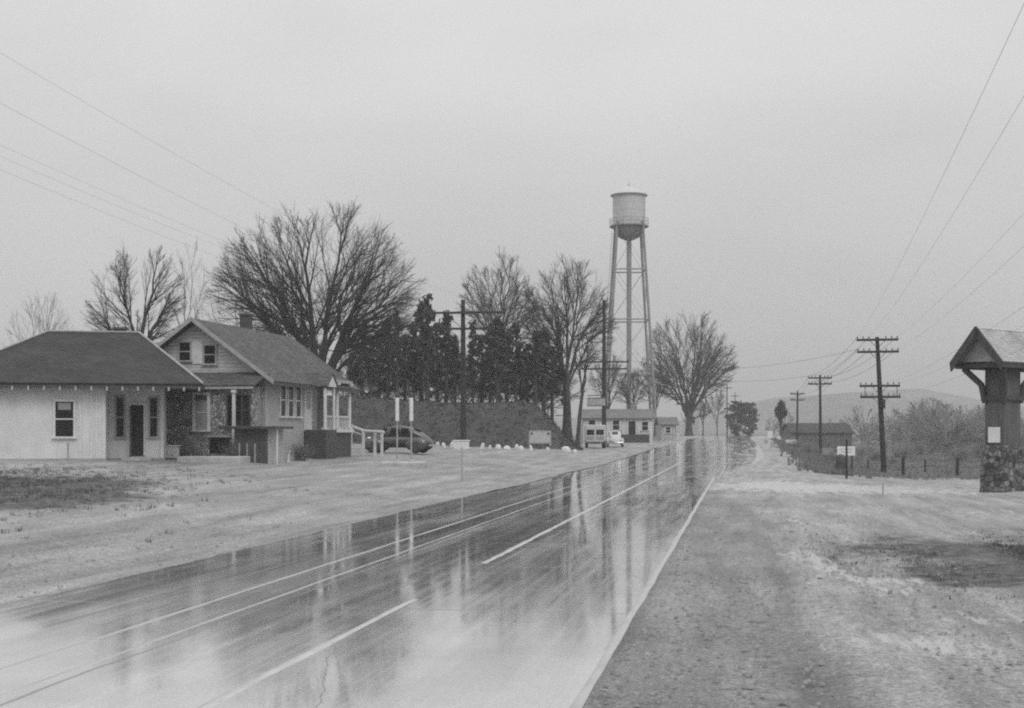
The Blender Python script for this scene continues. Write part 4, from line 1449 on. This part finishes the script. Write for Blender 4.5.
Rt = 16.3 / pm
zb, ztop = tz(226), tz(196)
mb = MB()
prf = []
for i in range(5):
    z = zb + (ztop - zb) * i / 4
    prf += [(Rt, z)] if i in (0, 4) else [(Rt, z - 0.03), (Rt + 0.025, z), (Rt, z + 0.03)]
mb.lathe(prf, n=40); mb.build('tank', M['tank'], tow, smooth=30)
mb = MB(); mb.lathe([(Rt + .30, ztop + 0.0), (Rt + .32, ztop + .10), (Rt * .6, ztop + .72), (0.18, ztop + 1.32), (0.02, ztop + 1.36)], n=40)
tr_ = mb.build('tank_roof', M['tank'], tow, smooth=30)
MB().lathe([(.07, ztop + 1.36), (.16, ztop + 1.5), (.06, ztop + 1.7), (.02, ztop + 2.0)], n=10).build('finial', M['tank'], tr_, smooth=50)
mb = MB(); mb.lathe([(0.45, tz(240.5))] + [(Rt * .995 * sin(a), zb - (zb - tz(240.5)) * cos(a)) for a in [radians(20 + 70 * k / 9) for k in range(10)]], n=40)
mb.build('tank_bowl', M['tankdark'], tow, smooth=60)
bw_ = Rt + 0.42
mb = MB(); mb.lathe([(Rt + .01, zb - .16), (bw_, zb - .16), (bw_, zb - .02), (Rt + .01, zb - .02)], n=40); bal = mb.build('balcony', M['tankdark'], tow, smooth=30)
mb = MB()
for z in (0.45, 0.9):
    mb.tube([(bw_ * cos(a), bw_ * sin(a), zb + z) for a in [2 * pi * k / 32 for k in range(33)]], .025, 5)
for k in range(16):
    a = 2 * pi * k / 16; mb.tube([(bw_ * cos(a), bw_ * sin(a), zb - .05), (bw_ * cos(a), bw_ * sin(a), zb + .9)], .02, 5)
mb.build('balcony_railing', M['steel'], bal)
mb = MB(); mb.tube([(0, 0, -0.3), (0, 0, tz(240.2))], 0.33, 18); mb.build('riser_pipe', M['steel'], tow, smooth=50)
rt_, rb_ = Rt + 0.02, 27.5 / pm
# legs sit so that they pair up as seen from the road
A0 = [radians(a) for a in (-13, 13, 167, 193)]
kl = 1.0
tow.rotation_euler = (0, 0, radians(0))
A0 = [radians(a) for a in (40, 140, 220, 320)]
legxy = lambda a, f: Vector(((rb_ + (rt_ - rb_) * f) * 1.0 * (1 if cos(a) > 0 else -1) * 0.93, (rb_ + (rt_ - rb_) * f) * 0.93 * (1 if sin(a) > 0 else -1), 0))
ztl = zb + 0.4
lv = [0.0, 0.30, 0.55, 0.78, 1.0]
for a in A0:
    p0, p1 = legxy(a, 0) + Vector((0, 0, -.3)), legxy(a, 1) * 0.82 + Vector((0, 0, ztl))
    d_ = MB()
    for k in range(4):     # latticed leg: two channels and lacing
        pass
    d_.tube([p0, p1], 0.175, 4); leg = d_.build('leg', M['steel'], tow)
    MB().box((p0.x, p0.y, 0.05), (1.1, 1.1, .7)).build('footing', M['concrete'], leg)


def leg_at(a, f): return legxy(a, 0).lerp(legxy(a, 1) * 0.82 + Vector((0, 0, ztl)), f)


for f in lv[1:4]:
    for i in range(4):
        MB().tube([leg_at(A0[i], f), leg_at(A0[(i + 1) % 4], f)], .10, 6).build('strut', M['steel'], tow)
for j in range(4):
    for i in range(4):
        rod = MB()
        rod.tube([leg_at(A0[i], lv[j]), leg_at(A0[(i + 1) % 4], lv[j + 1])], .022, 5)
        rod.tube([leg_at(A0[i], lv[j + 1]), leg_at(A0[(i + 1) % 4], lv[j])], .022, 5)
        rod.build('brace_rod', M['steel'], tow)
mb = MB()
la, lb_ = leg_at(A0[1], 0.02) + Vector((-.25, -.2, 0)), leg_at(A0[1], 0.97) + Vector((-.25, -.2, 0))
for s_ in (-.18, .18): mb.tube([la + Vector((s_, 0, 0)), lb_ + Vector((s_, 0, 0))], .025, 5)
for k in range(70):
    q = la.lerp(lb_, k / 70); mb.tube([q + Vector((-.18, 0, 0)), q + Vector((.18, 0, 0))], .015, 4)
mb.build('ladder', M['steel'], tow)

# ------------------------------------------------------------ white cottage, far houses, barn
def simple_house(name, label, u0, u1, vwall, Y, depth, rise, wall_m, roof_m, wins, door=None, cat='house', rz=0.0, over=0.35, vbase=None):
    x0, x1 = (u0 - U0) / F * Y, (u1 - U0) / F * Y
    w = x1 - x0; cx = (x0 + x1) / 2
    z0 = gz(cx, Y)
    hh = H - (vwall - V0) / F * Y - z0
    root = thing(name, label, cat, (cx, Y, z0), rz)
    mb = MB(); prism_x = [(-0.0, -0.5)]
    mb.box2((-w / 2, 0, -0.5), (w / 2, depth, hh)); wl = mb.build('wall', M[wall_m], root)
    g = [(0.0, hh), (depth, hh), (depth / 2, hh + rise * 0.94)]
    for xs in (-w / 2, w / 2 - 0.12):
        MB().add([(xs, y, z + .002) for y, z in g] + [(xs + .12, y, z + .002) for y, z in g], [(0, 1, 2), (5, 4, 3), (0, 3, 4, 1), (1, 4, 5, 2), (2, 5, 3, 0)]).build('gable', M[wall_m], root)
    mb = MB(); s_ = rise / (depth / 2)
    o_ = over
    mb.slab([(-w / 2 - o_, -o_, hh - o_ * s_ + .1), (w / 2 + o_, -o_, hh - o_ * s_ + .1), (w / 2 + o_, depth / 2, hh + rise + .1), (-w / 2 - o_, depth / 2, hh + rise + .1)], .12)
    mb.slab([(-w / 2 - o_, depth / 2, hh + rise + .1), (w / 2 + o_, depth / 2, hh + rise + .1), (w / 2 + o_, depth + o_, hh - o_ * s_ + .1), (-w / 2 - o_, depth + o_, hh - o_ * s_ + .1)], .12)
    rf = mb.build('roof', M[roof_m], root)
    for (u, v, ww, wh) in wins:
        window(root, ((u - U0) / F * Y - cx, 0, H - (v - V0) / F * Y - z0), ww, wh, fw=0.14)
    if door:
        u, ww, wh = door; x = (u - U0) / F * Y - cx
        d_ = MB(); d_.box2((x - ww / 2 - .15, -.05, 0), (x - ww / 2, -.002, wh)); d_.box2((x + ww / 2, -.05, 0), (x + ww / 2 + .15, -.002, wh)); d_.box2((x - ww / 2 - .15, -.05, wh), (x + ww / 2 + .15, -.002, wh + .15))
        do = d_.build('door', M['trim'], root); MB().box2((x - ww / 2, -.02, 0), (x + ww / 2, -.003, wh)).build('doorway', M['dark'], do)
    return root, rf, hh


cot, crf, chh = simple_house('white_cottage', 'long low white cottage behind the water tower legs', 583, 653, 418, 160, 6.5, 1.0, 'board', 'roof_far',
                             [(592, 425, .75, 1.1), (616, 425, .75, 1.1), (645, 426, .7, 1.0)], (632, .85, 2.5))
MB().box((2.2, 3.25, chh + 1.2), (.6, .6, 1.2)).build('chimney', M['stone'], crf)
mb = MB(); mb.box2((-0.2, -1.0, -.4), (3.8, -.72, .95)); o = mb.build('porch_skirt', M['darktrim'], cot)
simple_house('pale_shed', 'low pale shed with a grey roof just right of the water tower legs', 661, 676, 424, 172, 4, 0.8, 'greyboard', 'roof_far', [(668, 430, .6, .7)], None, 'shed')
simple_house('pale_house', 'narrow pale house half hidden behind the broad bare tree', 688, 699, 408, 300, 6, 1.6, 'greyboard', 'roof_far', [(693, 420, .9, 1.6)])
bn, brf, bhh = simple_house('barn', 'long low barn with a dark roof in the right middle distance', 792, 852, 432.5, 226, 9, 1.5, 'barn', 'roof_small', [], None, 'barn')

# ------------------------------------------------------------ right edge: gabled pump canopy
kz = gz(16.2, 45.8)
kio = thing('gabled_canopy', 'gabled wayside canopy on a stone pier at the right edge', 'canopy', (16.25, 45.8, kz), math.atan2(0.64, 0.77))
# local x runs along the ridge (away to the right), y across it (left-far)
L0, L1, GW, ZA, ZE = -1.22, 3.6, 0.92, 5.42 - kz, 4.28 - kz
mb = MB()
mb.slab([(L0, -GW, ZE), (L1, -GW, ZE), (L1, 0, ZA), (L0, 0, ZA)], 0.06)
mb.slab([(L0, 0, ZA), (L1, 0, ZA), (L1, GW, ZE), (L0, GW, ZE)], 0.06)
kr = mb.build('roof', M['roof_pale'], kio)
mb = MB()
for s_ in (-1, 1):
    q = [(L0 - .03, s_ * (GW + .02), ZE + .01), (L0 - .03, 0, ZA + .03), (L0 - .03, 0, ZA - .34), (L0 - .03, s_ * (GW - .02), ZE - .30)]
    MB().slab(q, 0.07).build('barge_board', M['darktrim'], kr)
g = [(-GW + .16, ZE + .02), (GW - .16, ZE + .02), (0, ZA - .12)]
for xx in (L0 + .35, L1 - .4):
    mb = MB(); mb.add([(xx, y, z) for y, z in g] + [(xx + .06, y, z) for y, z in g], [(0, 1, 2), (5, 4, 3), (0, 3, 4, 1), (1, 4, 5, 2), (2, 5, 3, 0)]).build('gable', M['greytrim'], kio)
mb = MB()
for y in (-GW + .14, GW - .14): mb.box2((L0 + .1, y - .08, ZE - .20), (L1 - .1, y + .08, ZE - .02))
for x in (L0 + .42, L1 - .3): mb.box2((x - .07, -GW + .23, ZE - .19), (x + .07, GW - .23, ZE - .03))
mb.build('beam', M['darktrim'], kio)
for sx_ in (-1, 1):
    for sy_ in (-1, 1):
        bx_ = .24; by_ = -.09
        MB().tube([(bx_ + sx_ * .5, by_ + sy_ * .34, 2.95 - kz), (bx_ + sx_ * .62, by_ + sy_ * .42, 3.55 - kz), (bx_ + sx_ * 1.05, sy_ * .72, ZE - .19)], .11, 6).build('bracket', M['darktrim'], kio)
mb = MB(); mb.box2((-.27, -.45, 1.50 - kz), (.75, .27, ZE - .21)); mb.build('post', M['weathered'], kio, 0.02)
mb = MB(); mb.box2((-.36, -.54, 3.02 - kz), (.84, .36, 3.16 - kz)); mb.build('collar', M['darktrim'], kio)
r_ = random.Random(9)
mb = MB()
n_ = 20
rings = []
for z in np.linspace(-0.3, 1.52 - kz, 9):
    w_ = .47 - .05 * max(0, z) / 1.5
    rings.append([(.24 + (w_ + .22) * (max(-1, min(1, 1.35 * cos(2 * pi * k / n_)))) + r_.uniform(-.035, .035), -.09 + (w_ + .05) * (max(-1, min(1, 1.35 * sin(2 * pi * k / n_)))) + r_.uniform(-.035, .035), z) for k in range(n_)])
mb.loft(rings); mb.build('stone_pier', M['rubble'], kio)
c = at(997, 435, 45.0)
nt2 = MB().box((0, 0, 0), (.44, .03, .52)).build('notice_board', M['signwhite'], None, 0.008)
nlx, nly = -.295, -.09
nt2.location = (16.25 + .769 * nlx - .639 * nly, 45.8 + .639 * nlx + .769 * nly, c.z); nt2.rotation_euler = (0, 0, math.atan2(.64, .77) - pi / 2)
tag(nt2, 'white square notice fixed on the post of the right canopy', 'sign')

# ------------------------------------------------------------ right side signs, posts, fence
def post(name, label, cat, u, v0, v1, Y, w, m, group=None, lean=0.0, cap=True):
    b = on(u, Y); h = H - (v0 - V0) / F * Y - b[2]
    mb = MB(); mb.tube([(0, 0, -.3), (lean * h * .5, 0, h * .5), (lean * h, 0, h)], [w * 1.05, w, w * .92], 9)
    if cap: mb.tube([(lean * h, 0, h), (lean * h, 0, h + w * .5)], [w * .92, w * .4], 9)
    o = mb.build(name, M[m], smooth=50); o.location = b
    return tag(o, label, cat, group)


post('fence_post', 'short dark fence post right of the tall leaning pole', 'post', 903, 457, 475, 86, .10, 'pole', 'fence posts by the right field')
post('fence_post', 'short dark fence post nearer the right canopy', 'post', 957, 458, 475, 86, .11, 'pole', 'fence posts by the right field', 0.03)
for i, (u_, Y_, lb) in enumerate(((868, 96, 'dark fence post just left of the tall leaning pole'), (925, 92, 'thin fence post midway between the two short dark ones'), (984, 88, 'fence post half hidden beside the right canopy'))):
    post('fence_post', lb, 'post', u_, 460, 475, Y_, .06, 'pole', 'fence posts by the right field', 0.02 * (i - 1))
fw = MB()
for zz in (0.45, 0.85):
    P_ = []
    for u_, Y_ in ((868, 96), (884, 92), (903, 86), (925, 92), (957, 86), (984, 88), (1040, 86)):
        q = on(u_, Y_); P_.append((q[0], q[1], q[2] + zz))
    fw.tube(P_, .012, 5)
tag(fw.build('fence_wire', M['wire']), 'two-strand wire fence strung along the right field', 'fence')
post('marker_stake', 'thin upright stake on the right shoulder before the white sign', 'stake', 846.5, 440, 490, 62, .05, 'pole', None, 0.0)
post('marker_stake', 'short thin pale stake on the pale ground below the leaning pole', 'stake', 883, 483, 507, 42, .022, 'greytrim')
b = on(846, 74)
sg = thing('roadside_sign', 'white rectangular sign board on dark legs at the right verge', 'sign', b, -radians(4))
zc = at(846, 451, 74).z - b[2]
MB().box((0.0, 0, zc), (0.95, .04, .50)).build('panel', M['signwhite'], sg, 0.008)
MB().box((0.0, -.024, zc + .1), (0.7, .004, .05)).box((0.0, -.024, zc - .05), (0.55, .004, .05)).build('lettering_band', M['signgrey'], sg)
for s_ in (-.32, .32): MB().box((s_, .05, zc / 2 - .1), (.08, .05, zc + .5)).build('leg', M['pole'], sg)
b = on(840.5, 72)
o = MB().lathe([(.22, -.2), (.25, .1), (.27, .5), (.25, .85), (.20, .98), (.08, 1.05)], n=14).build('oil_drum', M['darktrim'], smooth=40); o.location = (b[0], b[1], b[2])
tag(o, 'dark drum standing at the foot of the white roadside sign', 'drum')
for (u_, v_, Y_, w_, h_, lb) in ((770, 438, 196, .75, 1.05, 'tall white board, leftmost of three beside the road crest'), (779, 438.5, 186, .55, .6, 'smallest white board, middle of three beside the road crest'),
                                 (791, 443, 150, 1.15, .62, 'widest white board, rightmost of three beside the road crest')):
    b = on(u_, Y_); sg = thing('small_sign', lb, 'sign', b, -radians(6), 'white boards near the road crest')
    zc = max(h_ / 2 + .1, at(u_, v_, Y_).z - b[2])
    MB().box((0, 0, zc), (w_, .05, h_)).build('panel', M['signwhite'], sg, .01)
    MB().box((0, .06, zc / 2 - .1), (.09, .06, zc + .3)).build('leg', M['pole'], sg)

# left lot: island with two thin posts, stones, boards
isl = MB().box((0, 0, 0.03), (1.9, 2.0, .36)).build('concrete_island', M['concrete'], None, 0.05)
ip = on(404, 60.0); isl.location = ip
tag(isl, 'low pale concrete island under the two slim posts', 'kerb')
for i, (u_, lb) in enumerate(((397.2, 'slim post with a white upper tube, left one on the island'), (411.3, 'slim post with a white upper tube, right one on the island'))):
    X_ = (u_ - U0) / F * 60; zi = ip[2] + 0.2
    t = thing('tube_topped_post', lb, 'post', (X_, 60.0, zi), 0, 'white tube topped posts')
    zt_, zm = at(0, 397.5, 60).z - zi, at(0, 421, 60).z - zi
    MB().tube([(0, 0, -.05), (0, 0, zm)], .035, 8).build('stem', M['greytrim'], t, smooth=50)
    MB().tube([(0, 0, zm), (0, 0, zt_)], .085, 12).build('tube', M['signwhite'], t, smooth=50)
    MB().lathe([(.10, zt_ + .002), (.12, zt_ + .06), (.07, zt_ + .2), (.02, zt_ + .24)], n=12).build('cap', M['darktrim'], t, smooth=50)
    MB().lathe([(.14, -.03), (.14, .04), (.05, .09)], n=12).build('base', M['greytrim'], t)
post('sign_stake', 'thin pale stake standing in the lot below the left utility pole', 'stake', 462, 447, 477, 52, .03, 'greytrim')

st = []
r_ = random.Random(15)
STN = [(437, 3), (444, 4), (452, 4), (482, 4), (490, 3), (498, 5), (507, 5), (516, 4), (521, 5), (531, 3), (548, 4), (566, 7), (575, 4)]
for i, (u_, w_) in enumerate(STN):
    if i < 3:
        n_ = 10; rg_ = []
        for z in (-.1, .12, .30, .42, .47):
            k = (1, 1.02, .92, .6, .2)[len(rg_)]
            rg_.append([(.24 * k * cos(2 * pi * q / n_) * r_.uniform(.85, 1.15), .22 * k * sin(2 * pi * q / n_) * r_.uniform(.85, 1.15), z) for q in range(n_)])
        o = MB().loft(rg_).build('whitewashed_stone', M['whitewash'], smooth=50); st.append(o)
    else:
        o = st[i % 3].copy(); COL.objects.link(o)
    p = on(u_, 100.0 + (i % 3) * .6); k = w_ / 5.0 * 0.85
    o.location = p; o.scale = (k * (0.8 + 0.5 * r_.random()), k, 0.55 + 0.4 * r_.random()); o.rotation_euler = (r_.uniform(-.25, .25), r_.uniform(-.3, .3), i * 1.1)
    tag(o, 'whitewashed stone in the row edging the far side of the lot', 'stone', 'whitewashed stones along the lot')
p = on(463, 96.0)
o = MB().box((0, 0, .28), (1.1, .45, .60)).box((0, 0, .60), (1.25, .55, .08)).build('white_trough', M['signwhite'], None, .03); o.location = (p[0] - .1, p[1] - .6, p[2])
tag(o, 'low white block at the foot of the left utility pole', 'block')
b = on(540, 104)
sg = thing('lot_sign', 'pale framed sign board on two legs before the end of the bank', 'sign', b)
zc = at(540, 437, 104).z - b[2]
MB().box((0, 0, zc), (1.55, .05, .85)).build('panel', M['signgrey'], sg, .01)
fr = MB()
for s_ in (-.80, .80): fr.box((s_, 0, zc - .1), (.10, .09, 1.15))
fr.box((0, 0, zc + .46), (1.5, .08, .08)); fr.box((0, 0, zc - .46), (1.5, .08, .07)); fr.build('frame', M['greytrim'], sg)
for s_ in (-.62, .62): MB().box((s_, -.03, zc + .26), (.16, .02, .16)).build('corner_mark', M['darktrim'], sg)
for s_ in (-.6, .6): MB().box((s_, .05, zc / 2 - .3), (.10, .06, zc + .2)).build('leg', M['pole'], sg)
post('white_post', 'slim white post standing beside the right leg of the water tower', 'post', 650.5, 430, 452, 146, .13, 'trim')
post('white_post', 'small white post at the roadside under the broad bare tree', 'post', 678, 434, 446, 200, .16, 'trim')

# ------------------------------------------------------------ damp air
hz = MB().box2((-2300, -2300, -6), (2300, 2800, 70)).build('haze', bpy.data.materials.new('damp_air'))
hm = hz.data.materials[0]; hm.use_nodes = True
hn = hm.node_tree; hn.nodes.clear()
ho = hn.nodes.new('ShaderNodeOutputMaterial'); pv = hn.nodes.new('ShaderNodeVolumePrincipled')
pv.inputs['Color'].default_value = (.9, .9, .9, 1); pv.inputs['Density'].default_value = 0.0008
hn.links.new(pv.outputs[0], ho.inputs['Volume'])
tag(hz, 'thin damp haze over the whole scene', None, None, 'stuff')
